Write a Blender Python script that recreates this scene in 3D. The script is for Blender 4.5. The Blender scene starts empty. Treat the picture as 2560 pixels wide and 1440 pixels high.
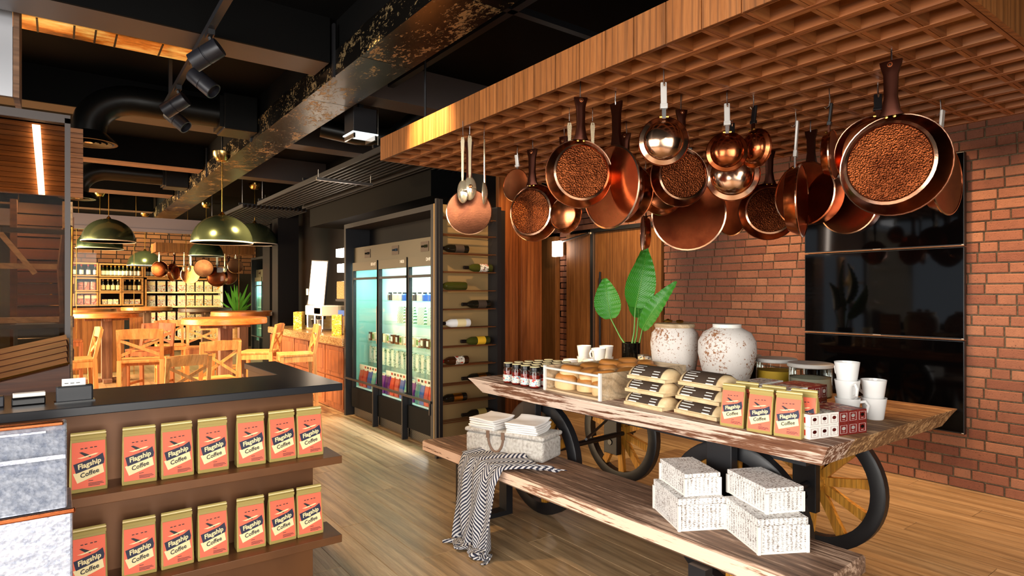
import bpy, math, random
from mathutils import Vector, Matrix, Euler
random.seed(7)
R = math.radians
SC = bpy.context.scene
COL = SC.collection
# ---------------------------------------------------------------- camera
cam_d = bpy.data.cameras.new('camera'); cam = bpy.data.objects.new('camera', cam_d); COL.objects.link(cam)
cam.location = (0, 0, 1.45); cam.rotation_euler = (R(90), 0, R(-36.5))
cam_d.sensor_width = 36; cam_d.lens = 36*1532/2560; cam_d.shift_y = 11/2560; cam_d.clip_start = .05
SC.camera = cam
# ---------------------------------------------------------------- view, world, light
SC.view_settings.view_transform = 'Standard'; SC.view_settings.look = 'None'
SC.view_settings.gamma = 1; SC.view_settings.use_curve_mapping = False
SC.view_settings.exposure = 0.42
SC.cycles.max_bounces = 7; SC.cycles.diffuse_bounces = 3; SC.cycles.glossy_bounces = 4
SC.cycles.transmission_bounces = 6; SC.cycles.transparent_max_bounces = 12
SC.cycles.caustics_reflective = False; SC.cycles.caustics_refractive = False
SC.cycles.use_denoising = True
SC.cycles.sample_clamp_indirect = 4
W = bpy.data.worlds.new('daylight'); SC.world = W; W.use_nodes = True
W.node_tree.nodes['Background'].inputs[0].default_value = (.78, .88, 1, 1)
W.node_tree.nodes['Background'].inputs[1].default_value = .35

def light(name, kind, loc, target, power, color, size=.1, size_y=None, angle=60, blend=.6, spread=125):
    d = bpy.data.lights.new(name, kind); d.energy = power; d.color = color
    if kind == 'AREA':
        d.size = size
        d.spread = R(spread)
        if size_y: d.shape = 'RECTANGLE'; d.size_y = size_y
    else: d.shadow_soft_size = size
    if kind == 'SPOT': d.spot_size = R(angle); d.spot_blend = blend
    o = bpy.data.objects.new(name, d); COL.objects.link(o); o.location = loc
    if target is not None:
        o.rotation_euler = (Vector(target)-Vector(loc)).to_track_quat('-Z', 'Y').to_euler()
    return o
WARM = (1, .66, .34); AMBER = (1, .52, .2); DAY = (1, .95, .88)
light('shop_window_light', 'AREA', (-1.6, -2.9, 1.75), (-1.6, 10, -2.2), 175, DAY, 5.5, 2.5, spread=110)
light('street_window_light', 'AREA', (-3.85, 1.0, 1.7), (6, 1.0, -1.2), 195, DAY, 5.6, 2.5, spread=110)
light('cafe_window_light', 'AREA', (-3.85, 10.6, 1.8), (6, 10.6, -2.2), 700, (1, .70, .40), 4.2, 2.4, spread=105)
light('rear_window_light', 'AREA', (-3.85, 15.2, 1.8), (6, 15.2, -1.0), 500, (1, .75, .48), 4, 2.4, spread=110)

# ---------------------------------------------------------------- materials
def hx(s):
    s = s.lstrip('#'); o = []
    for i in (0, 2, 4):
        c = int(s[i:i+2], 16)/255
        o.append(c/12.92 if c <= .04045 else ((c+.055)/1.055)**2.4)
    return tuple(o)+(1,)
MATS = {}
class NT:
    def __init__(s, name):
        s.m = bpy.data.materials.new(name); s.m.use_nodes = True; s.t = s.m.node_tree
        s.p = s.t.nodes['Principled BSDF']; MATS[name] = s.m
    def n(s, typ, props=None, **ins):
        nd = s.t.nodes.new('ShaderNode'+typ)
        for k, v in (props or {}).items(): setattr(nd, k, v)
        for k, v in ins.items():
            key = k.replace('_', ' ')
            if key.isdigit(): key = int(key)
            s.set(nd.inputs[key], v)
        return nd
    def set(s, inp, v):
        if isinstance(v, bpy.types.NodeSocket): s.t.links.new(v, inp)
        else: inp.default_value = v
    def P(s, **k):
        for a, v in k.items(): s.set(s.p.inputs[a.replace('_', ' ')], v)
    def ramp(s, fac, stops):
        r = s.n('ValToRGB', Fac=fac); e = r.color_ramp.elements
        while len(e) < len(stops): e.new(.5)
        for el, (pos, col) in zip(e, stops):
            el.position = pos; el.color = hx(col) if isinstance(col, str) else col
        return r.outputs[0]
    def mix(s, fac, a, b, mode='MIX'):
        m = s.n('MixRGB', {'blend_type': mode}, Fac=fac)
        s.set(m.inputs[1], hx(a) if isinstance(a, str) else a); s.set(m.inputs[2], hx(b) if isinstance(b, str) else b)
        return m.outputs[0]
    def math(s, op, a, b=None):
        m = s.n('Math', {'operation': op}); s.set(m.inputs[0], a)
        if b is not None: s.set(m.inputs[1], b)
        return m.outputs[0]
    def coord(s, scale=(1, 1, 1), rnd=0, src='Object'):
        tc = s.n('TexCoord'); mp = s.n('Mapping', Vector=tc.outputs[src], Scale=scale)
        if rnd:
            oi = s.n('ObjectInfo'); c = s.n('CombineXYZ')
            for i, k in enumerate((1, 1.7, 2.3)): s.set(c.inputs[i], s.math('MULTIPLY', oi.outputs['Random'], rnd*k))
            s.set(mp.inputs['Location'], c.outputs[0])
        return mp.outputs[0]
    def noise(s, vec, scale, detail=4, rough=.6, dist=0):
        return s.n('TexNoise', Vector=vec, Scale=scale, Detail=detail, Roughness=rough, Distortion=dist).outputs['Fac']
    def bump(s, h, strength=.3, dist=.01):
        s.P(Normal=s.n('Bump', Height=h, Strength=strength, Distance=dist).outputs[0])
    def rndcol(s, col, amt=.25):
        oi = s.n('ObjectInfo'); v = s.math('ADD', s.math('MULTIPLY', oi.outputs['Random'], amt), 1-amt/2)
        h = s.n('HueSaturation', Value=v, Color=col); return h.outputs[0]

def plain(name, col, rough=.5, metal=0, **k):
    t = NT(name); t.P(Base_Color=hx(col), Roughness=rough, Metallic=metal, **k); return t.m
def glow(name, col, strength):
    t = NT(name); t.P(Base_Color=hx(col), Emission_Color=hx(col), Emission_Strength=strength); return t.m
def wood(name, dark, mid, light_, axis='z', scale=1., rough=.45, rnd=9, amt=.3, bump=.25, ring=.5, cath=True):
    t = NT(name)
    st = {'x': (.06, 1, 1), 'y': (1, .06, 1), 'z': (1, 1, .06)}[axis]
    v = t.coord(tuple(a*scale for a in st), rnd)
    n1 = t.noise(v, 9, 6, .65, .6); n2 = t.noise(v, 60, 3, .7)
    base = t.ramp(n1, [(.28, dark), (.5, mid), (.72, light_)])
    w = t.n('TexWave', {'wave_type': 'RINGS', 'rings_direction': axis.upper()}, Vector=v, Scale=4.5, Distortion=7, Detail=3, Detail_Scale=1.2).outputs['Fac']
    g = t.ramp(w, [(.0, (.35, .35, .35, 1)), (.35, (1, 1, 1, 1))])
    c = t.mix(ring, base, g, 'MULTIPLY')
    f = t.ramp(n2, [(.35, (.55, .5, .45, 1)), (.6, (1, 1, 1, 1))])
    c = t.mix(.45, c, f, 'MULTIPLY')
    t.P(Base_Color=t.rndcol(c, amt), Roughness=rough); t.bump(n2, bump, .004)
    return t.m
def weathered(name, wood_d, wood_l, paint, axis='y', cover=.5, rough=.7):
    t = NT(name); st = {'x': (.05, 1, 1), 'y': (1, .05, 1), 'z': (1, 1, .05)}[axis]
    v = t.coord(st, 5); n2 = t.noise(v, 55, 5, .7, .3); n1 = t.noise(v, 14, 5, .6)
    base = t.ramp(n2, [(.33, wood_d), (.62, wood_l)])
    big = t.noise(t.coord((1, .35, 1), 3), 4.5, 5, .7)
    msk = t.ramp(t.math('ADD', t.math('MULTIPLY', n2, .7), t.math('MULTIPLY', big, .5)), [(cover, (0, 0, 0, 1)), (cover+.06, (1, 1, 1, 1))])
    t.P(Base_Color=t.mix(msk, base, paint), Roughness=rough)
    t.bump(t.math('ADD', n2, n1), .6, .006); return t.m

plain('black_metal', '#17171a', .42, .0); plain('black_gloss', '#050506', .07); plain('black_plastic', '#1b1d22', .4)
plain('graphite', '#232329', .38, .2); plain('matte_black', '#0b0b0c', .7); plain('dark_frame', '#1f1f23', .5, .2)
plain('beam_grey', '#4a423f', .5, .0); plain('partition_grey', '#75707a', .45, .1); plain('duct_black', '#141413', .33, .6); plain('ceiling_black', '#040404', .8)
plain('white_ceramic', '#f1f0ee', .22); plain('white_paint', '#e6e2da', .5); plain('white_paper', '#efece4', .6)
plain('steel', '#d6d3cf', .18, 1); plain('brushed_steel', '#b9b7b2', .35, 1); plain('brass', '#c79a4b', .25, 1)
plain('gold_cap', '#caa766', .2, 1); plain('bronze', '#3b1a0e', .28, .85); plain('dark_handle', '#141213', .3, .3)
plain('rubber', '#121212', .6); plain('leather', '#7d6352', .6); plain('lamp_white', '#fff6e4', .5)
plain('counter_black', '#1b1c20', .3); plain('kraft', '#a5914e', .65); plain('kraft_brown', '#c99d58', .75); plain('label_orange', '#ee6a4c', .6)
plain('navy', '#1b1c38', .6); plain('cream', '#f0dca6', .6); plain('ink', '#14141c', .6); plain('rack_tan', '#8f744a', .6)
plain('olive_panel', '#544d3d', .5, .1); plain('label_brown', '#43352a', .6); plain('maroon', '#77211c', .45); plain('red', '#c8332a', .5)
plain('fridge_white', '#d9e6e6', .4); plain('fridge_teal', '#8fc0b8', .3); plain('green_leafy', '#4e8a2c', .5); plain('purple', '#7a1f8f', .35)
plain('coral', '#dd3f2c', .35); plain('pale_green', '#c8dcc0', .5); plain('beige', '#d8c7a6', .6); plain('brown_glass', '#3a1d0c', .1)
plain('yellow', '#e9b52c', .5); plain('blue', '#2b55a8', .4); plain('teal', '#6fb0a8', .3); plain('bottle_dark', '#15130d', .08); plain('bottle_green', '#3a3c14', .1)
plain('jam_red', '#8e1f16', .25); plain('tin_grey', '#8d8a85', .35, .7); plain('putty', '#b0aca6', .55); plain('tote_blue', '#5b6474', .8)
plain('dark_wall', '#131213', .5); plain('screen_black', '#030304', .05); plain('soil', '#1c120b', .9); plain('stem_green', '#5f9a3a', .4)
plain('vase_black', '#0a0a0a', .06); printed('spice_yellow', '#d8a52c', '#4a3a14', '#e8c050', 50) if False else plain('spice_yellow', '#d8a52c', .7); plain('mushroom', '#b0a794', .8); plain('copper_line', '#9a6a48', .3, .8)
plain('handle_steel', '#d9d6d1', .32, .35); plain('spoon_metal', '#e6d2ae', .22, .75); plain('silver_paint', '#c9ccd3', .3, .6)
glow('lamp_glow', '#ffd9a0', 9); glow('led_glow', '#ffeedd', 9); glow('cool_led', '#dffcff', 3); glow('sign_glow', '#fff4e6', 3.2); glow('soft_panel', '#dbe6ea', .8)
t = NT('clear_glass'); t.P(Base_Color=(1, 1, 1, 1), Roughness=.0, Transmission_Weight=1, IOR=1.45)
def thin_glass(name, tint, refl=.08):
    t = NT(name); out = t.t.nodes['Material Output']
    tr = t.n('BsdfTransparent', Color=hx(tint)); gl = t.n('BsdfGlossy', Color=(1, 1, 1, 1), Roughness=.02)
    lw = t.n('LayerWeight', Blend=.35)
    fac = t.math('MULTIPLY', lw.outputs['Fresnel'], refl*4)
    mx = t.n('MixShader', Fac=fac); t.set(mx.inputs[1], tr.outputs[0]); t.set(mx.inputs[2], gl.outputs[0])
    t.t.links.new(mx.outputs[0], out.inputs['Surface'])
thin_glass('pane_glass', '#f4fbf8', .03); thin_glass('jar_glass', '#eef4f0', .15)
thin_glass('smoked_glass', '#d2c4b2', .006)

# copper
def copper(name, c1, c2, rough, ham=0, hs=70, dark=.0):
    t = NT(name); v = t.coord((1, 1, 1), 6); n = t.noise(v, 7, 4, .6)
    col = t.ramp(n, [(.3, c1), (.7, c2)])
    if ham:
        vo = t.n('TexVoronoi', {'feature': 'SMOOTH_F1'}, Vector=v, Scale=hs).outputs['Distance']
        t.bump(vo, ham, .004)
        col = t.mix(.35, col, t.ramp(vo, [(.1, (1, 1, 1, 1)), (.7, (.25, .2, .18, 1))]), 'MULTIPLY')
    else:
        t.bump(t.noise(v, 130, 2), .06, .002)
    t.P(Base_Color=t.rndcol(col, .3), Metallic=1, Roughness=rough)
copper('copper', '#9c5230', '#c07448', .2); copper('copper_dark', '#5a2413', '#8a4526', .25)
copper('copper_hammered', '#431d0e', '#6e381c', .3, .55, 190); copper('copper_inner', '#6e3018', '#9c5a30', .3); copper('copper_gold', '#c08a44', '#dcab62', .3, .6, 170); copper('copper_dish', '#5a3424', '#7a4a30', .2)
copper('pale_copper', '#c7977a', '#e2b797', .16)

# woods
wood('rack_wood', '#86501f', '#985c2a', '#a96c38', 'z', 2.2, .5, 9, .16, .2, .55)
wood('rack_slat', '#84491f', '#a26030', '#b67642', 'y', 1.4, .55, 9, .2, .2, .4)
wood('rack_cross', '#84491f', '#a26030', '#b67642', 'x', 1.4, .55, 9, .2, .2, .4)
wood('panel_wood', '#70441f', '#8e5c30', '#a5703e', 'z', 2.4, .5, 9, .15, .15, .35)
wood('pillar_wood', '#74411c', '#92552a', '#a86a38', 'z', 2.0, .45, 9, .2, .15, .5)
wood('cafe_wood', '#c07c40', '#dc9a58', '#ecb272', 'z', 1.5, .4, 9, .2, .15, .3)
wood('cafe_top', '#a85f2a', '#c97c3e', '#d99252', 'x', 1.2, .3, 9, .2, .15, .3)
wood('post_wood', '#5a3a28', '#7a5440', '#94705a', 'z', 1.5, .6, 9, .2, .2, .3)
wood('spoke_wood', '#b0701c', '#d59433', '#e7ad4e', 'z', 3, .5, 9, .2, .3, .5)
wood('cubby_wood', '#9a6230', '#bf8447', '#d29a5c', 'x', 2, .5, 9, .2, .15, .3)
wood('service_wood', '#6e3616', '#94532a', '#ab683a', 'z', 1.6, .45, 9, .2, .15, .4)
wood('old_beam', '#5a4030', '#7a5a42', '#947258', 'x', 1.5, .7, 9, .2, .3, .4)
wood('bleached_wood', '#b89a74', '#d2b894', '#e6d2b2', 'y', 1.6, .6, 9, .15, .2, .4)
wood('case_wood', '#2c150a', '#4a2612', '#63381c', 'x', 1.5, .5, 9, .2, .1, .4)
wood('soffit_wood', '#7a4a22', '#9c6434', '#b57a44', 'x', 2.5, .5, 3, .1, .2, .4)
wood('floor_wood', '#8e7454', '#b0936e', '#c8ad88', 'y', 1.9, .3, 12, .2, .22, .45)
weathered('table_paint', '#5e3520', '#94664a', '#e6cdba', 'y', .565)
weathered('table_end', '#8a5326', '#c18846', '#e0b070', 'x', .66)
weathered('table_top', '#63422a', '#a0754a', '#cfa676', 'y', .62)
weathered('bench_top', '#4a3426', '#97745c', '#c2a28a', 'y', .64)
weathered('bench_side', '#6a4028', '#a8785a', '#ecc8ae', 'y', .5)

# brick
def brick_mat(name, a, b, c_):
    t = NT(name); v = t.coord((1, 1, 1), 20); n = t.noise(v, 16, 5, .7); sp = t.noise(v, 110, 2, .6)
    oi = t.n('ObjectInfo')
    col = t.ramp(oi.outputs['Random'], [(.05, a), (.5, b), (.95, c_)])
    col = t.mix(.35, col, t.ramp(n, [(.3, (.6, .55, .55, 1)), (.7, (1.25, 1.15, 1.1, 1))]), 'MULTIPLY')
    col = t.mix(t.ramp(sp, [(.3, (.7, .7, .7, 1)), (.36, (0, 0, 0, 1))]), col, (.04, .02, .015, 1))
    t.P(Base_Color=col, Roughness=.85); t.bump(t.math('ADD', n, sp), .55, .004)
brick_mat('brick', '#8a5744', '#9f6a52', '#ae7a5e'); brick_mat('brick_back', '#6a4228', '#7c5032', '#8e603c')
t = NT('mortar'); t.P(Base_Color=t.ramp(t.noise(t.coord(), 60, 4), [(.3, '#5c4c38'), (.7, '#8b7a60')]), Roughness=.95)
plain('dark_mortar', '#1e150d', .95)
# textured whites
t = NT('wicker'); tc = t.n('TexCoord'); sx = t.n('SeparateXYZ', Vector=tc.outputs['Object'])
v = t.coord((115, 115, 640), 4); n1 = t.noise(v, 1, 2, .5); big = t.noise(t.coord((1, 1, 1), 4), 22, 3, .6)
colm = t.math('SINE', t.math('MULTIPLY', t.math('ADD', sx.outputs[0], sx.outputs[1]), 330))
m1 = t.ramp(t.math('ADD', t.math('ADD', n1, t.math('MULTIPLY', colm, .07)), t.math('MULTIPLY', big, .35)), [(.53, (1, 1, 1, 1)), (.62, (0, 0, 0, 1))])
t.P(Base_Color=t.mix(m1, '#e6e3e0', '#6e5c4c'), Roughness=.75); t.bump(n1, .7, .003)
t = NT('woven_cloth'); tc = t.n('TexCoord'); sx = t.n('SeparateXYZ', Vector=tc.outputs['Object'])
a = t.math('SINE', t.math('MULTIPLY', sx.outputs[2], 900)); b = t.math('SINE', t.math('MULTIPLY', t.math('ADD', sx.outputs[0], sx.outputs[1]), 900))
w2 = t.math('MULTIPLY', a, b); ns = t.noise(tc.outputs['Object'], 60, 3)
t.P(Base_Color=t.mix(t.ramp(t.math('ADD', t.math('MULTIPLY', w2, .2), ns), [(.36, (1, 1, 1, 1)), (.5, (0, 0, 0, 1))]), '#dcd8d2', '#a39a90'), Roughness=.9); t.bump(w2, .5, .003)
t = NT('linen'); t.P(Base_Color=hx('#eeecea'), Roughness=.85); t.bump(t.noise(t.coord(), 300, 2), .15, .002)
t = NT('herringbone'); tc = t.n('TexCoord'); sx = t.n('SeparateXYZ', Vector=tc.outputs['UV'])
zz = t.math('PINGPONG', t.math('MULTIPLY', sx.outputs[0], 4.0), .5)
wob = t.noise(tc.outputs['UV'], 5, 2)
ph = t.math('ADD', t.math('MULTIPLY', sx.outputs[1], 78), t.math('ADD', t.math('MULTIPLY', zz, 13), t.math('MULTIPLY', wob, 2.5)))
st = t.math('SINE', t.math('MULTIPLY', ph, 3.1416))
t.P(Base_Color=t.mix(t.ramp(t.math('ADD', t.math('MULTIPLY', st, .5), .5), [(.42, (0, 0, 0, 1)), (.58, (1, 1, 1, 1))]), '#23263a', '#c4c2c2'), Roughness=.95)
t.bump(st, .3, .002)
t = NT('rustic_clay'); v = t.coord((1, 1, 1), 3); n = t.noise(v, 4.5, 6, .75); s2 = t.noise(v, 75, 3, .6)
k = t.math('ADD', t.math('MULTIPLY', n, .75), t.math('MULTIPLY', s2, .6))
t.P(Base_Color=t.mix(t.ramp(k, [(.57, (1, 1, 1, 1)), (.63, (0, 0, 0, 1))]), '#ddd6cf', '#9a6a48'), Roughness=.8); t.bump(k, .4, .006)
t = NT('bread_crust'); v = t.coord((1, 1, 1), 4); n = t.noise(v, 7, 4)
sx = t.n('SeparateXYZ', Vector=t.n('TexCoord').outputs['Generated'])
t.P(Base_Color=t.mix(t.ramp(t.math('ADD', sx.outputs[2], t.math('MULTIPLY', n, .5)), [(.75, (0, 0, 0, 1)), (1.05, (1, 1, 1, 1))]), '#e6c28c', '#c07c38'), Roughness=.55); t.bump(t.noise(v, 60, 3), .3, .003)
t = NT('bread_kraft'); v = t.coord((1, 1, 1), 4)
t.P(Base_Color=t.ramp(t.noise(v, 12, 4), [(.3, '#c9a878'), (.7, '#e6d0a6')]), Roughness=.6); t.bump(t.noise(t.coord((.1, 1, 1)), 80, 2), .2, .002)
t = NT('leaf_green'); tc = t.n('TexCoord'); sx = t.n('SeparateXYZ', Vector=tc.outputs['UV'])
vein = t.math('SINE', t.math('MULTIPLY', t.math('ADD', sx.outputs[1], t.math('MULTIPLY', t.math('ABSOLUTE', sx.outputs[0]), -.25)), 150))
t.P(Base_Color=t.mix(t.ramp(vein, [(.1, (0, 0, 0, 1)), (.9, (1, 1, 1, 1))]), '#2f7a22', '#4c9a30'), Roughness=.38); t.bump(vein, .25, .003)
t = NT('galvanised'); v = t.coord((1, 1, 1), 2); n = t.noise(v, 40, 5, .75); vo = t.n('TexVoronoi', Vector=v, Scale=90).outputs['Distance']
t.P(Base_Color=t.ramp(n, [(.38, '#959db0'), (.62, '#c4c9d6')]), Metallic=.45, Roughness=t.ramp(n, [(.3, (.22, .22, .22, 1)), (.7, (.45, .45, .45, 1))])); t.bump(vo, .35, .003)
t = NT('lamp_green'); v = t.coord((1, 1, 1), 2)
t.P(Base_Color=hx('#6e7c5c'), Metallic=.85, Roughness=.2)
t = NT('worn_duct'); v = t.coord((1, .5, 1), 2); n = t.noise(v, 6, 6, .75); s2 = t.noise(v, 55, 4, .7)
k = t.ramp(t.math('ADD', t.math('MULTIPLY', n, .6), t.math('MULTIPLY', s2, .5)), [(.585, (0, 0, 0, 1)), (.62, (1, 1, 1, 1))])
t.P(Base_Color=t.mix(k, '#1d1a17', '#a58c62'), Metallic=.7, Roughness=t.mix(k, (.3, .3, .3, 1), (.5, .5, .5, 1))); t.bump(k, .3, .004)
t = NT('granite'); v = t.coord(); n = t.noise(v, 120, 2, .8)
t.P(Base_Color=t.ramp(n, [(.4, '#3a281c'), (.5, '#a98252'), (.62, '#d9b98a')]), Roughness=.25)
t = NT('counter_brown'); v = t.coord(); t.P(Base_Color=t.ramp(t.noise(v, 3, 3), [(.3, '#5f3d24'), (.7, '#754c2c')]), Roughness=.4, Metallic=.35)
t = NT('gold_leaf'); v = t.coord((.4, 1, 1)); n = t.noise(v, 3, 6, .7)
cl = t.ramp(n, [(.35, '#3a1a08'), (.48, '#b8651c'), (.6, '#e6b25a'), (.7, '#f0d898')])
t.P(Base_Color=cl, Roughness=.3, Metallic=.6, Emission_Color=cl, Emission_Strength=.55)
t = NT('asparagus'); tc = t.n('TexCoord'); sx = t.n('SeparateXYZ', Vector=tc.outputs['Object'])
st = t.math('SINE', t.math('MULTIPLY', t.math('ADD', sx.outputs[1], t.math('MULTIPLY', sx.outputs[2], .7)), 260))
t.P(Base_Color=t.mix(t.ramp(st, [(.4, (0, 0, 0, 1)), (.6, (1, 1, 1, 1))]), '#e9f2e2', '#3f7f2c'), Roughness=.4)
t = NT('mesh_grille'); tc = t.n('TexCoord'); br = t.n('TexChecker', Vector=tc.outputs['Object'], Scale=90)
t.P(Base_Color=t.mix(br.outputs['Fac'], '#080808', '#77736a'), Metallic=.5, Roughness=.35)
def printed(name, base, ink1, ink2, sc=60):
    t = NT(name); v = t.coord((1, 1, 1.6), 30); n = t.noise(v, sc, 2, .5); n2 = t.noise(v, sc*.35, 2, .5)
    c = t.mix(t.ramp(n, [(.55, (0, 0, 0, 1)), (.58, (1, 1, 1, 1))]), base, ink1)
    c = t.mix(t.ramp(n2, [(.58, (0, 0, 0, 1)), (.61, (1, 1, 1, 1))]), c, ink2)
    t.P(Base_Color=c, Roughness=.45)
printed('jam_label', '#efe6d8', '#5aa7c0', '#d23a2a', 130); printed('pack_print', '#e9e2d2', '#4a3a30', '#c04a2a', 70)
printed('pack_print_b', '#ddcfae', '#2e4a6a', '#c8882a', 60); printed('pack_print_c', '#b83a28', '#f0e2c8', '#40201a', 70)
printed('carton_print', '#e8f0e8', '#8fc0a0', '#4d8a6a', 110); printed('yellow_print', '#efc544', '#8a5a14', '#f6e6b0', 60)
printed('red_top', '#b9442a', '#f0c090', '#6a1a14', 40)
M = MATS
for q in ('ceiling_black', 'dark_wall', 'matte_black'): M[q].node_tree.nodes['Principled BSDF'].inputs['Specular IOR Level'].default_value = .12
# ---------------------------------------------------------------- mesh helpers
class MB:
    def __init__(s): s.v = []; s.f = []; s.uv = None
    def add(s, vs, fs):
        k = len(s.v); s.v += [tuple(p) for p in vs]; s.f += [tuple(i+k for i in q) for q in fs]; return s
    def box(s, x0, x1, y0, y1, z0, z1):
        return s.add([(x0, y0, z0), (x1, y0, z0), (x1, y1, z0), (x0, y1, z0), (x0, y0, z1), (x1, y0, z1), (x1, y1, z1), (x0, y1, z1)],
                     [(3, 2, 1, 0), (4, 5, 6, 7), (0, 1, 5, 4), (1, 2, 6, 5), (2, 3, 7, 6), (3, 0, 4, 7)])
    def cbox(s, cx, cy, z0, sx, sy, sz): return s.box(cx-sx/2, cx+sx/2, cy-sy/2, cy+sy/2, z0, z0+sz)
    def bar(s, a, b, w, h, up=(0, 0, 1)):
        a, b = Vector(a), Vector(b); d = (b-a).normalized(); u = Vector(up)
        if abs(d.dot(u)) > .98: u = Vector((1, 0, 0))
        r = d.cross(u).normalized(); u = r.cross(d).normalized(); vs = []
        for p in (a, b):
            for i, j in ((-1, -1), (1, -1), (1, 1), (-1, 1)): vs.append(p+r*(w/2*i)+u*(h/2*j))
        return s.add(vs, [(0, 1, 2, 3), (7, 6, 5, 4), (0, 4, 5, 1), (1, 5, 6, 2), (2, 6, 7, 3), (3, 7, 4, 0)])
    def loft(s, rings, cap=True, close=False):
        n = len(rings[0]); vs = [p for r in rings for p in r]; fs = []
        m = len(rings)
        for i in range(m if close else m-1):
            a, b = i*n, ((i+1) % m)*n
            for j in range(n): fs.append((a+j, a+(j+1) % n, b+(j+1) % n, b+j))
        if cap and not close: fs.append(tuple(range(n-1, -1, -1))); fs.append(tuple((m-1)*n+j for j in range(n)))
        return s.add(vs, fs)
    def lathe(s, prof, seg=24, o=(0, 0, 0), axis='z', close=False):
        rings = []
        for r, h in prof:
            ring = []
            for k in range(seg):
                a = 2*math.pi*k/seg; x, y = max(r, 1e-5)*math.cos(a), max(r, 1e-5)*math.sin(a)
                p = {'z': (x, y, h), 'y': (x, h, y), 'x': (h, x, y)}[axis]
                ring.append((p[0]+o[0], p[1]+o[1], p[2]+o[2]))
            rings.append(ring)
        return s.loft(rings, cap=not close and (prof[0][0] > 1e-4 or prof[-1][0] > 1e-4), close=close)
    def cyl(s, c, r, h, seg=16, axis='z', r2=None): return s.lathe([(r, 0), (r if r2 is None else r2, h)], seg, c, axis)
    def tube(s, pts, r, seg=8, rad=None):
        pts = [Vector(p) for p in pts]; rings = []; prev = None
        for i, p in enumerate(pts):
            d = (pts[min(i+1, len(pts)-1)]-pts[max(i-1, 0)]).normalized()
            if prev is None: prev = d.orthogonal().normalized()
            prev = (prev-d*prev.dot(d)).normalized(); q = d.cross(prev); rr = rad[i] if rad else r
            rings.append([tuple(p+prev*math.cos(2*math.pi*k/seg)*rr+q*math.sin(2*math.pi*k/seg)*rr) for k in range(seg)])
        return s.loft(rings)
    def prism(s, poly, a, b, axis='y'):
        f = {'y': lambda p, h: (p[0], h, p[1]), 'x': lambda p, h: (h, p[0], p[1]), 'z': lambda p, h: (p[0], p[1], h)}[axis]
        return s.loft([[f(p, a) for p in poly], [f(p, b) for p in poly]])
    def grid(s, fn, nu, nv, uv=True):
        k = len(s.v); s.uv = {} if s.uv is None else s.uv
        for i in range(nu+1):
            for j in range(nv+1):
                s.uv[len(s.v)] = (i/nu, j/nv); s.v.append(tuple(fn(i/nu, j/nv)))
        for i in range(nu):
            for j in range(nv):
                a = k+i*(nv+1)+j; s.f.append((a, a+nv+1, a+nv+2, a+1))
        return s
    def mesh(s, name, mat, smooth=False, ang=35):
        me = bpy.data.meshes.new(name); me.from_pydata(s.v, [], s.f)
        if s.uv:
            ul = me.uv_layers.new(name='UVMap')
            for l in me.loops: ul.data[l.index].uv = s.uv.get(l.vertex_index, (0, 0))
        me.validate()
        import bmesh
        bm = bmesh.new(); bm.from_mesh(me); bmesh.ops.recalc_face_normals(bm, faces=bm.faces); bm.to_mesh(me); bm.free()
        if smooth:
            me.polygons.foreach_set('use_smooth', [True]*len(me.polygons)); me.set_sharp_from_angle(angle=R(ang))
        me.materials.append(M[mat] if isinstance(mat, str) else mat)
        return me
    def build(s, name, mat, parent=None, loc=(0, 0, 0), rot=(0, 0, 0), smooth=False, bevel=0, ang=35):
        return put(name, s.mesh(name, mat, smooth, ang), parent, loc, rot, bevel)
def put(name, me, parent=None, loc=(0, 0, 0), rot=(0, 0, 0), bevel=0):
    o = bpy.data.objects.new(name, me); COL.objects.link(o); o.location = loc; o.rotation_euler = rot
    if parent is not None: o.parent = parent
    if bevel:
        b = o.modifiers.new('bevel', 'BEVEL'); b.width = bevel; b.segments = 2; b.limit_method = 'ANGLE'; b.angle_limit = R(40)
    return o
def tag(o, label, cat, group=None):
    o['label'] = label; o['category'] = cat
    if group: o['group'] = group
    return o
def thing(name, label, cat, loc=(0, 0, 0), rz=0, group=None, rot=None):
    o = bpy.data.objects.new(name, None); COL.objects.link(o); o.location = loc; o.empty_display_size = .05
    o.rotation_euler = rot if rot else (0, 0, R(rz)); return tag(o, label, cat, group)
def struct(o): o['kind'] = 'structure'; return o
def dup(src, label=None, loc=None, rz=None, parent=None):
    c = src.copy(); COL.objects.link(c)
    if parent is not None: c.parent = parent
    if label: c['label'] = label
    if loc is not None: c.location = loc
    if rz is not None: c.rotation_euler = (0, 0, R(rz))
    for ch in list(src.children): dup(ch, parent=c)
    return c
ORD = ['first', 'second', 'third', 'fourth', 'fifth', 'sixth', 'seventh', 'eighth', 'ninth', 'tenth', 'eleventh', 'twelfth']
def B(*a): return MB().box(*a)
TXT = {}
def text_mesh(s, size, mat, name='lettering', shear=0, bold=0):
    key = (s, size, mat)
    if key in TXT: return TXT[key]
    cu = bpy.data.curves.new('text', 'FONT'); cu.body = s; cu.size = size; cu.align_x = 'CENTER'; cu.align_y = 'CENTER'
    cu.extrude = .0003; cu.shear = shear; cu.offset = bold; cu.resolution_u = 2
    o = bpy.data.objects.new('text', cu); COL.objects.link(o); dg = bpy.context.evaluated_depsgraph_get()
    me = bpy.data.meshes.new_from_object(o.evaluated_get(dg)); bpy.data.objects.remove(o)
    me.name = name; me.materials.clear(); me.materials.append(M[mat]); TXT[key] = me; return me

# ================================================================= SETTING
CEIL = 3.3
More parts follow.
